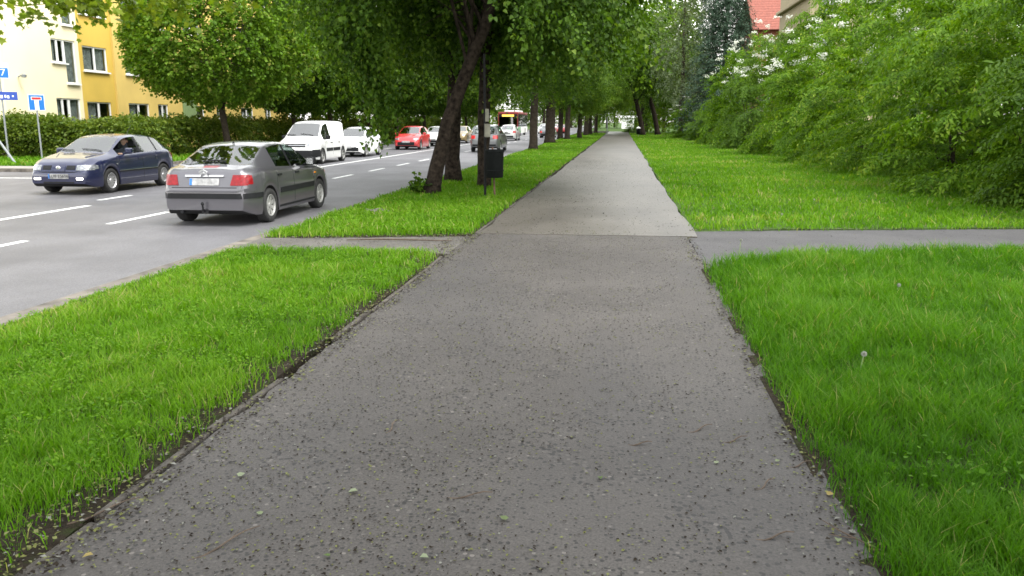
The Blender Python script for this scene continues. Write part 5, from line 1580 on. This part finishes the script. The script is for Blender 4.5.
plain_car('hatchback_car', 'red car far down the near lane between tree trunks', FAST, red, (-7.0, 118, ROAD_Z), R(90), 'moving cars', True)
plain_car('hatchback_car', 'grey car far down the near lane between tree trunks', HATCH, grey, (-7.2, 96, ROAD_Z), R(90), 'moving cars', True)
plain_car('hatchback_car', 'white car far down the road near its end', HATCH, white, (-9.9, 150, ROAD_Z), R(90), 'moving cars')

# --- city bus
bus = empty('city_bus', (-13.1, 112.5, ROAD_Z), R(-90)); tag(bus, 'white and green city bus with red roof edge coming up the road', 'bus')
BL, BW = 6.0, 1.27
mb = MB().box(-BL, BL, -BW, BW, .3, 1.15, .06); mb.build('lower_body', M['pvc'], bus)
ub = MB()
for y in (-BW + .02, BW - .02):
    for x in (-5.9, -4.2, -2.6, -1.0, .6, 2.2, 3.8, 5.0):
        ub.box(x - .06, x + .06, y - .03, y + .03, 1.15, 2.75)
ub.box(-BL + .02, -BL + .1, -BW + .02, BW - .02, 1.15, 2.75)
ub.build('window_posts', M['trim'], bus)
redp = simple('bus_red', (.26, .03, .03), .4); grn = simple('bus_green', (.03, .33, .06), .4)
MB().box(-BL, BL - .05, -BW, BW, 2.72, 3.0, .06).build('roof', redp, bus)
MB().box(-3.5, 2.5, -.9, .9, 3.0, 3.25, .08).build('roof_pod', M['pvc'], bus)
for sd in (1, -1):
    for k, (a, b) in enumerate([(-5.84, -4.26), (-4.14, -2.66), (-2.54, -1.06), (-.94, .54), (.66, 2.14), (2.26, 3.74), (3.86, 4.94)]):
        MB().box(a, b, sd * (BW - .03) - .01, sd * (BW - .03) + .01, 1.18, 2.7).build('side_window', M['cglass_d'], bus)
    MB().box(2.6, BL - .1, sd * BW - .006 * 0 + (.002 if sd > 0 else -.012), sd * BW + (.012 if sd > 0 else -.002), .35, 1.1).build('green_panel', grn, bus)
    MB().tube([(BL - .1, sd * 1.2, 2.6), (BL + .25, sd * 1.45, 2.55), (BL + .25, sd * 1.45, 2.35)], .03, 5).box(BL + .2, BL + .3, sd * 1.45 - .12, sd * 1.45 + .12, 1.95, 2.4, .03).build('mirror', M['trim'], bus)
fr = MB()
fr.box(BL - .16, BL - .02, -BW, -BW + .1, 1.15, 2.75).box(BL - .16, BL - .02, BW - .1, BW, 1.15, 2.75).build('front_post', redp, bus)
n_ = 9
ws = MB()
for i in range(n_):
    y0_, y1_ = -1.16 + 2.32 * i / n_, -1.16 + 2.32 * (i + 1) / n_
    b0, b1 = .10 * (1 - (y0_ / 1.16) ** 2), .10 * (1 - (y1_ / 1.16) ** 2)
    ws.quad((BL - .04 + b0, y0_, 1.12), (BL - .04 + b1, y1_, 1.12), (BL - .10 + b1, y1_, 2.35), (BL - .10 + b0, y0_, 2.35))
ws.build('windscreen', M['cglass_d'], bus)
MB().box(BL - .1, BL + .0, -1.16, 1.16, 2.36, 2.72, .03).build('destination_box', M['trim'], bus)
MB().box(BL + .003, BL + .01, -.75, .75, 2.44, 2.66).build('destination_display', M['display'], bus)
MB().box(BL - .02, BL + .03, -1.2, 1.2, .55, 1.0, .02).build('green_front', grn, bus)
for sd in (1, -1): MB().box(BL + .032, BL + .05, sd * .95 - .16, sd * .95 + .16, .6, .82, .01).build('head_lamp', M['lamp_lit'], bus)
MB().box(BL + .035, BL + .05, -.28, .28, .42, .54).build('number_plate', M['plate'], bus)
MB().box(-BL + .3, BL - .4, -.5, .5, .75, 1.5).build('seat_rows', M['seat'], bus)
for x in (3.3, -2.9):
    for sd in (1, -1):
        w = MB().lathe([(0, .02), (.3, .02), (.3, -.1), (0, -.1)], 16, 'y').build('wheel', M['rim_d'], bus, loc=(x, sd * (BW - .1), .48)); w.rotation_euler = (0, 0, 0 if sd > 0 else math.pi)
        MB().lathe([(.28, -.13), (.46, -.13), (.48, -.1), (.48, .1), (.46, .12), (.29, .12), (.28, .03)], 20, 'y').build('tyre', M['tyre'], w, True)

# ================================================================== STREET FURNITURE AND SMALL THINGS
def text_mesh(body, size, mat, extrude=.002):
    cu = bpy.data.curves.new('lettering', 'FONT'); cu.body = body; cu.size = size; cu.align_x = 'CENTER'; cu.align_y = 'CENTER'; cu.extrude = extrude
    to = bpy.data.objects.new('lettering', cu); C.objects.link(to); bpy.context.view_layer.update()
    me = bpy.data.meshes.new_from_object(to.evaluated_get(bpy.context.evaluated_depsgraph_get()))
    bpy.data.objects.remove(to); me.materials.clear(); me.materials.append(mat)
    return me

# litter bin on its rusty post
b = empty('litter_bin', (-2.50, 17.95, .05), .25); tag(b, 'dark green round litter bin on a rusty post by the path', 'litter bin')
MB().lathe([(0, .42), (.17, .42), (.185, .44), (.20, .98), (.205, 1.0), (.20, 1.02), (.185, 1.02), (.17, .5), (0, .48)], 24).build('bucket', M['bin'], b, True)
MB().lathe([(.206, .96), (.212, .965), (.212, .995), (.206, 1.0)], 24).build('rim_band', M['bin'], b)
MB().lathe([(.196, .56), (.2, .565), (.2, .585), (.197, .59)], 24).build('lower_band', M['bin'], b)
MB().tube([(.03, .19, -.15), (.0, .215, .55), (-.02, .215, 1.06)], .02, 8).build('post', M['rust'], b)
MB().box(-.06, .04, .17, .215, .56, .60).box(-.06, .04, .17, .215, .86, .90).build('bracket', M['rust'], b)
# thin dark post with a weathered notice
p = empty('notice_post', (-2.75, 18.2, -.02)); tag(p, 'thin black post with weathered paper notices left of the litter bin', 'post')
MB().tube([(0, 0, -.1), (.01, 0, 1.3), (0, 0, 3.1)], .028, 8).build('pole', M['black_metal'], p)
mb = MB(); n = 6
for i in range(n):
    a0, a1 = -.06 + .13 * i / n, -.06 + .13 * (i + 1) / n
    bow0, bow1 = -.035 - .02 * math.sin(math.pi * i / n), -.035 - .02 * math.sin(math.pi * (i + 1) / n)
    mb.quad((a0 + .06, bow0, 1.36), (a1 + .06, bow1, 1.34), (a1 + .06, bow1, 1.62), (a0 + .06, bow0, 1.64))
mb.build('notice', M['paper'], p)
MB().box(.02, .10, -.04, -.036, 1.68, 1.95).build('notice', M['paper'], p)
# blue no-through-road sign
p = empty('road_sign', (-24.9, 34.3, .16), R(55)); tag(p, 'blue square no through road sign on a grey pole before the hedge', 'sign')
MB().tube([(0, 0, -.1), (0, 0, 2.65)], .035, 8).build('pole', M['steel'], p)
pl = MB().box(-.33, .33, -.055, -.04, 1.98, 2.66, .006).build('plate', M['sign_white'], p)
MB().box(-.305, .305, -.060, -.0555, 2.005, 2.635).build('blue_field', M['sign_blue'], pl)
MB().box(-.085, .085, -.066, -.0605, 2.01, 2.42).build('white_stem', M['sign_white'], pl)
MB().box(-.21, .21, -.066, -.0605, 2.425, 2.56).build('white_border', M['sign_white'], pl)
MB().box(-.185, .185, -.071, -.0665, 2.445, 2.54).build('red_bar', M['sign_red'], pl)
# house number and street name on one post at the very edge
p = empty('street_name_post', (-26.72, 34.6, -.02), R(55)); tag(p, 'grey post with blue number 7 plate and street name plate at the left edge', 'sign')
MB().tube([(0, 0, -.1), (0, 0, 4.25)], .04, 8).build('pole', M['steel'], p)
pl = MB().box(-.25, .37, -.06, -.045, 3.55, 4.2, .006).build('number_plate', M['sign_white'], p)
MB().box(-.23, .35, -.066, -.0605, 3.58, 4.0).build('blue_field', M['sign_blue'], pl)
o = bpy.data.objects.new('lettering', text_mesh('7', .42, M['sign_white'])); o.location = (.13, -.07, 3.79); o.rotation_euler = (R(90), 0, 0); link(o, pl)
pl = MB().box(-.9, .62, -.06, -.045, 2.62, 2.98, .006).build('name_plate', M['sign_navy'], p)
for k, (a, w_, z_, h_) in enumerate([(-.62, .10, 2.74, .15), (-.47, .08, 2.74, .11), (-.36, .09, 2.74, .11), (-.24, .05, 2.74, .16), (-.15, .09, 2.74, .11), (-.03, .11, 2.70, .13), (.13, .07, 2.72, .12), (.24, .08, 2.70, .12), (.43, .07, 2.76, .07)]):
    MB().box(a - w_ / 2, a + w_ / 2, -.064, -.0605, z_, z_ + h_).build('letter_stroke', M['sign_white'], pl)
# leaning barrier poles at the left edge
for (x, y, dx, lab) in [(-23.6, 31.0, -1.35, 'longer grey pole leaning left at the left edge below the hedge'), (-25.1, 31.8, -1.0, 'second grey leaning pole, cut by the left edge')]:
    o = MB().tube([(0, 0, -.1), (dx * .5, .05, .85), (dx, .1, 1.75)], .045, 8).tube([(dx * .52, .06, .85), (dx * .52 - .2, .06, .98)], .06, 6).build('leaning_pole', M['steel'], None, loc=(x, y, 0))
    tag(o, lab, 'pole', 'leaning poles')
# old stump in the verge beyond the crossing
g_ = np.random.default_rng(9)
st = MB(); st.lathe([(.22, -.06), (.2, .02), (.17, .06), (.14, .075), (.05, .06), (0, .055)], 14)
st.v = [(v[0] * (1.35 + .18 * math.sin(i * 2.1)), v[1] * (1 + .15 * math.cos(i * 1.3)), v[2] * (1 + .25 * math.sin(i * 1.7))) for i, v in enumerate(st.v)]
o = st.build('tree_stump', M['stump'], None, False, (-4.3, 14.95, -.01)); tag(o, 'low grey weathered stump in the grass before the leaning linden', 'stump')
# far bits by the path end
o = empty('litter_bin', (3.0, 97, -.02)); tag(o, 'small green litter bin far along the right edge of the path', 'litter bin')
MB().lathe([(0, .3), (.22, .3), (.24, .95), (.22, .97), (0, .9)], 12).build('bucket', M['bin'], o, True); MB().tube([(0, .24, 0), (0, .24, 1.15)], .03, 6).build('post', M['steel'], o)
MB().lathe([(.26, .96), (.26, 1.0), (.05, 1.16), (0, 1.16)], 12).build('lid', M['pvc'], o)
o = empty('far_post', (-.65, 117, -.02)); tag(o, 'pale sign post at the far left edge of the path', 'post')
MB().tube([(0, 0, 0), (0, 0, 2.3)], .07, 8).build('pole', M['steel'], o); MB().box(-.05, .05, -.02, .02, 2.3, 2.35).build('cap', M['steel'], o)
o = empty('direction_sign', (-18.6, 215, -.1)); tag(o, 'small white sign on a post right of the bus', 'sign')
MB().tube([(0, 0, 0), (0, 0, 3.2)], .06, 6).build('pole', M['steel'], o); MB().box(-.55, .55, -.12, -.08, 2.3, 3.3).build('plate', M['sign_white'], o)

# dandelion clocks in the right lawn
def dandelion(x, y, h, lab, gold=False):
    o = empty('dandelion', (x, y, -.015)); tag(o, lab, 'dandelion', 'dandelions in the right lawn')
    g = np.random.default_rng(int(x * 100 + y * 10))
    MB().tube([(0, 0, 0), (.01, .005, h * .5), (.02, 0, h)], .0035, 5).build('stem', M['twig'] if False else M['green_panel'], o)
    d = rdir(170, g)
    if gold: d[:, 2] = np.abs(d[:, 2]); 
    c = np.tile(np.array([[.02, 0, h]]), (170, 1))
    nor = np.cross(d, rdir(170, g))
    me = leaf_mesh('seed_head', c + d * .004, nor, d, np.full(170, .017), np.full(170, .005), M['seed_head'] if not gold else M['gold'], g.random(170))
    link(bpy.data.objects.new('seed_head' if not gold else 'flower_head', me), o)
M['seed_head'] = leaf_mat('dandelion_seed', [(0, (.28, .29, .25)), (1, (.48, .48, .44))], .4, .8, .1, (1, 1, 1))
M['gold'] = leaf_mat('dandelion_yellow', [(0, (.6, .42, .02)), (1, (.75, .55, .03))], .2, .6, .2, (1, 1, 1))
dandelion(1.66, 5.5, .17, 'grey dandelion clock nearest the camera in the right lawn')
dandelion(1.52, 9.95, .30, 'dandelion clock in the tall grass at the lawn corner')
dandelion(2.75, 8.2, .13, 'dandelion clock in the middle of the near right lawn')
dandelion(3.05, 4.9, .18, 'yellow dandelion flower at the right edge of the lawn', True)
dandelion(2.9, 14.6, .12, 'small dandelion clock just beyond the crossing path')
dandelion(4.1, 17.5, .12, 'small dandelion clock on the far lawn before the shrubs')

# ---- litter on the path: husks, petals, grit (too many to count)
g_ = np.random.default_rng(55)
def litter(name, n, x0, x1, y0, y1, z, size, bias, lab, py=1.35, warp=None):
    y = y0 + (y1 - y0) * g_.random(n) ** py
    x = x0 + (x1 - x0) * g_.random(n)
    k = g_.random(n) < (bias(x, y))
    x, y = x[k], y[k]; n = len(x)
    p = np.stack([x, y, z + .002 + .004 * g_.random(n)], 1)
    nor = np.array([0, 0, 1.0]) + .22 * g_.normal(size=(n, 3)); a = g_.random(n) * 6.283
    tip = np.stack([np.cos(a), np.sin(a), .25 * g_.random(n)], 1)
    s = size * (.35 + .9 * g_.random(n) ** 1.7)
    t = g_.random(n)
    t = np.where(t < .58, .4 * g_.random(n), np.where(t < .92, .58 + .26 * g_.random(n), .93 + .07 * g_.random(n)))
    me = leaf_mesh(name, p, nor, tip, s * 1.25, s * .75, M['litter'], t, .22)
    if warp: 
        for v in me.vertices: v.co.y = float(warp(v.co.x, v.co.y))
    o = link(bpy.data.objects.new(name, me)); o['kind'] = 'stuff'; tag(o, lab, 'litter')
cl_ = lambda x, y: np.clip(.25 + 1.1 * vnoise(x + 20, y + 20, .45, 91) ** 2 + .35 * (x < -.6), 0, 1)
litter('path_litter', 30000, XL + .02, XR - .02, 2.0, Y2, .0, .0135, cl_, 'brown husks and yellow green petals strewn over the near path')
litter('path_litter', 4500, XL + .05, XR + .05, Y2 + .03, 40, .004, .022, cl_, 'husks and petals strewn over the far path')
litter('path_litter', 700, XK + .1, XL - .05, Y1 + .05, Y2 - .3, .001, .02, cl_, 'husks strewn over the left arm of the crossing path', 1)
litter('path_litter', 500, XR + .1, 6, Y1 + .25, Y2 + .7, .001, .02, cl_, 'husks strewn over the right arm of the crossing path', 1, lambda x, y: y + .17 * np.clip(x - XR, 0, 9))
# crumbs of earth and dead leaf along both path edges
edge_b = lambda x, y: np.clip(.9 * vnoise(x * 3 + 9, y + 9, .3, 93), 0, 1)
litter('edge_debris', 15000, XL - .30, XL + .12, 2.0, Y2, .006, .022, edge_b, 'dead leaves and crumbs of earth along the left path edge')
litter('edge_debris', 4200, XR - .12, XR + .08, 2.0, Y2, .004, .022, edge_b, 'dead leaves and crumbs of earth along the right path edge')

litter('edge_debris', 2500, XR + .1, 8, Y2 + .62, Y2 + .8, .004, .026, edge_b, 'dead leaves along the far edge of the right crossing path', 1, lambda x, y: y + .17 * np.clip(x - XR, 0, 9))
litter('edge_debris', 1500, XK + .1, XL, Y2 - .34, Y2 - .14, .002, .026, edge_b, 'dead leaves along the far edge of the left crossing path', 1, lambda x, y: y + .21 * np.clip(x - XL, -4, 0))
# single leaves one can pick out
lv = [(330, 558, .1, 'green fallen leaf near the bottom edge left of the path middle'), (238, 478, .75, 'pale fallen leaf on the path near the left edging'), (262, 516, .6, 'pale green fallen leaf lower left on the path'), (420, 558, .75, 'whitish fallen leaf at the bottom edge'),
      (506, 522, .4, 'dull green fallen leaf in the lower middle of the path'), (716, 465, .75, 'pale fallen leaf right of the path middle'), (776, 463, .6, 'pale green fallen leaf near the right lawn edge, upper of two'), (795, 456, .4, 'green fallen leaf touching the right lawn edge'),
      (838, 540, .6, 'pale green fallen leaf in the lower right of the path'), (826, 496, .95, 'yellow brown fallen leaf against the right lawn edge'), (783, 398, .75, 'whitish fallen leaf at the right path edge beside the lawn'), (94, 556, .95, 'yellow fallen leaf at the left edging in the lower corner'), (600, 478, .1, 'lone green fallen leaf in the middle of the path'), (358, 492, .75, 'whitish fallen leaf left of the path middle')]
def ground_px(x, y):
    q = px_point(x, y, 1.0); q = q - np.array([0, 0, CAM_H]); t = -CAM_H / q[2]
    return q * t
GFL = 'single fallen leaves on the path'
for i, (x, y, tn, lab) in enumerate(lv):
    q = ground_px(x, y)
    s = .024 + .018 * random.random()
    a = random.random() * 6.28
    P_ = np.zeros((1, 3)); tip = np.array([[math.cos(a), math.sin(a), .12]]); nor = np.array([[.2 * random.uniform(-1, 1), .2 * random.uniform(-1, 1), 1]])
    me = leaf_mesh('fallen_leaf', P_, nor, tip, np.array([s * 1.2]), np.array([s]), M['fleaf'], np.array([tn]), .15, 'heart')
    o = bpy.data.objects.new('fallen_leaf', me); o.location = (q[0], q[1], .008); link(o)
    tag(o, lab, 'leaf', GFL)
tw = [(225, 545, .32, .9, 'forked twig lying lower left on the path'), (392, 428, .16, 1.2, 'short dark twig on the left half of the path'), (800, 466, .12, .1, 'short twig sticking out from the right lawn edge'), (470, 497, .20, .05, 'thin horizontal twig in the middle of the path'), (765, 486, .12, .5, 'bent twig near the right path edge'), (700, 430, .16, .4, 'thin twig right of the path middle'), (640, 445, .12, -.2, 'reddish twig bit on the path right of the middle'), (735, 441, .14, .2, 'twig near the right edge below the lawn corner'), (775, 538, .16, .1, 'dark twig at the lower right of the path'), (865, 545, .4, 2.2, 'long twig in the gap between path and right lawn'), (105, 512, .3, .8, 'dead twig on the earth at the left edging')]
for (x, y, L_, a, lab) in tw:
    q = ground_px(x, y); ca, sa = math.cos(a), math.sin(a)
    mb = MB(); pts = [(ca * L_ * t + .02 * math.sin(5 * t) * -sa, sa * L_ * t + .02 * math.sin(5 * t) * ca, .009 + .012 * math.sin(3.1 * t)) for t in np.linspace(-.5, .5, 6)]
    mb.tube(pts, [.004, .0045, .004, .0035, .003, .002], 5)
    mb.tube([pts[3], (pts[3][0] + .25 * L_ * math.cos(a + .7), pts[3][1] + .25 * L_ * math.sin(a + .7), .012)], [.003, .0015], 4)
    o = mb.build('twig', M['twig'], None, False, (q[0], q[1], .0)); tag(o, lab, 'twig', 'twigs on the path')
# branch lying on the left arm of the crossing path
o = MB().tube([(-.75, -.03, .012), (-.3, .02, .02), (.1, 0, .025), (.75, .05, .012)], [.008, .014, .013, .006], 6).build('fallen_branch', M['twig'], None, False, (-2.95, 11.35, 0))
tag(o, 'thin fallen branch lying across the left arm of the crossing path', 'branch')

# ---- drivers (one continuous body each, seated)
def driver(name, label, car_loc, rz, shirt, seatx=-.05):
    V_, E_, Rr = [], [], []
    def add(p, r, par=None):
        V_.append(p); Rr.append(r)
        if par is not None: E_.append((par, len(V_) - 1))
        return len(V_) - 1
    pel = add((-.12, 0, .56), .15)
    sp1 = add((-.19, 0, .76), .135, pel); ch_ = add((-.25, 0, .98), .15, sp1); nk = add((-.25, 0, 1.10), .062, ch_); hd0 = add((-.225, 0, 1.17), .07, nk); hd1 = add((-.215, 0, 1.27), .088, hd0); hd2 = add((-.225, 0, 1.345), .065, hd1)
    for sd in (1, -1):
        sh = add((-.24, sd * .19, 1.0), .065, ch_); el = add((-.02, sd * .27, .80), .046, sh); wr = add((.20, sd * .17, .92), .03, el); pm = add((.26, sd * .16, .95), .034, wr)
        for k in range(4):
            f1 = add((.30, sd * (.135 + .018 * k), .965 + .005 * k), .011, pm); add((.32, sd * (.13 + .018 * k), .93), .009, f1)
        th = add((.27, sd * .12, .96), .012, pm); add((.30, sd * .11, .975), .010, th)
        hp = add((.02, sd * .1, .55), .1, pel); kn = add((.38, sd * .13, .62), .07, hp); an = add((.58, sd * .12, .36), .045, kn); add((.70, sd * .12, .34), .04, an)
    me = bpy.data.meshes.new('body'); me.from_pydata(V_, E_, []); me.update()
    me.materials.append(shirt); 
    o = bpy.data.objects.new(name, me); link(o)
    sk = o.modifiers.new('skin', 'SKIN')
    for i, r in enumerate(Rr):
        me.skin_vertices[0].data[i].radius = (r, r)
    me.skin_vertices[0].data[0].use_root = True
    sb = o.modifiers.new('smooth', 'SUBSURF'); sb.levels = 1; sb.render_levels = 2
    o.location = car_loc; o.rotation_euler = (0, 0, rz)
    # head with face and hair as children (clothing colour on the body, skin on the head shell)
    hd = MB()
    for i in range(9):
        pass
    bm = bmesh.new(); bmesh.ops.create_uvsphere(bm, u_segments=20, v_segments=14, radius=.1)
    for v in bm.verts:
        x, y, z = v.co
        k = 1 - .25 * max(0, -z / .1) 
        v.co = Vector((x * 1.02 * k + (.012 if z < -.03 and x > 0 else 0), y * .80 * k, z * 1.22))
        if x > .075 and abs(y) < .02 and -.03 < z < .02: v.co.x += .022      # nose
        if x > .06 and .02 < abs(y) < .05 and .0 < z < .03: v.co.x -= .010   # eye sockets
    hb = MB().addbm(bm)
    for sd in (1, -1):
        hb.box(-.025, .02, sd * .08 - .012, sd * .08 + .012, -.035, .035, .008)   # ears
    f_ = hb.build('face', M['skin'], o, True); f_.location = (-.215, 0, 1.265)
    bm = bmesh.new(); bmesh.ops.create_uvsphere(bm, u_segments=20, v_segments=12, radius=.108)
    bmesh.ops.delete(bm, geom=[v for v in bm.verts if v.co.z < .02 and v.co.x > -.03 or v.co.z < -.06 or (v.co.x > .075 and v.co.z < .06)], context='VERTS')
    for v in bm.verts: v.co = Vector((v.co.x * 1.02, v.co.y * .84, v.co.z * 1.2))
    h_ = MB().addbm(bm).build('hair', M['hair'], o, True); h_.location = (-.215, 0, 1.27)
    for sd in (1, -1):
        ha = MB().box(.215, .325, sd * .16 - .045, sd * .16 + .045, .925, .975, .018).build('hand', M['skin'], o, True)
    tag(o, label, 'person')
    return o
driver('person', 'driver in dark shirt behind the open window of the blue hatchback', (-13.32 + .37, 20.95 + .0, ROAD_Z - .02), R(-90), M['shirt'])
driver('person', 'driver in rust coloured shirt inside the grey fastback', (-6.82 - .37, 15.45, ROAD_Z - .02), R(90), M['shirt_r'])

# ------------------------------------------------------------------ the path runs a touch askew to the road: turn it and what lies along it
def skew_x(x, y):
    return x + (.0110 * y - .085) * np.clip((x - XK) / (XL - XK), 0, 1)
for o in list(S.objects):
    b = o.name.split('.')[0]
    if b in ('edging_stone',):
        o.location.x = float(skew_x(o.location.x, o.location.y)); o.rotation_euler.z -= .011
    elif o.type == 'MESH' and b in ('path', 'path_far', 'path_edging', 'crossing_path', 'crossing_path_lawn_side', 'verge_soil', 'verge_soil_far', 'lawn_soil', 'lawn_soil_far', 'short_grass', 'tall_grass', 'lawn_grass', 'clover', 'path_litter', 'edge_debris'):
        n = len(o.data.vertices); co = np.empty(n * 3, np.float32); o.data.vertices.foreach_get('co', co)
        co = co.reshape(-1, 3); co[:, 0] = skew_x(co[:, 0], co[:, 1])
        o.data.vertices.foreach_set('co', co.ravel()); o.data.update()
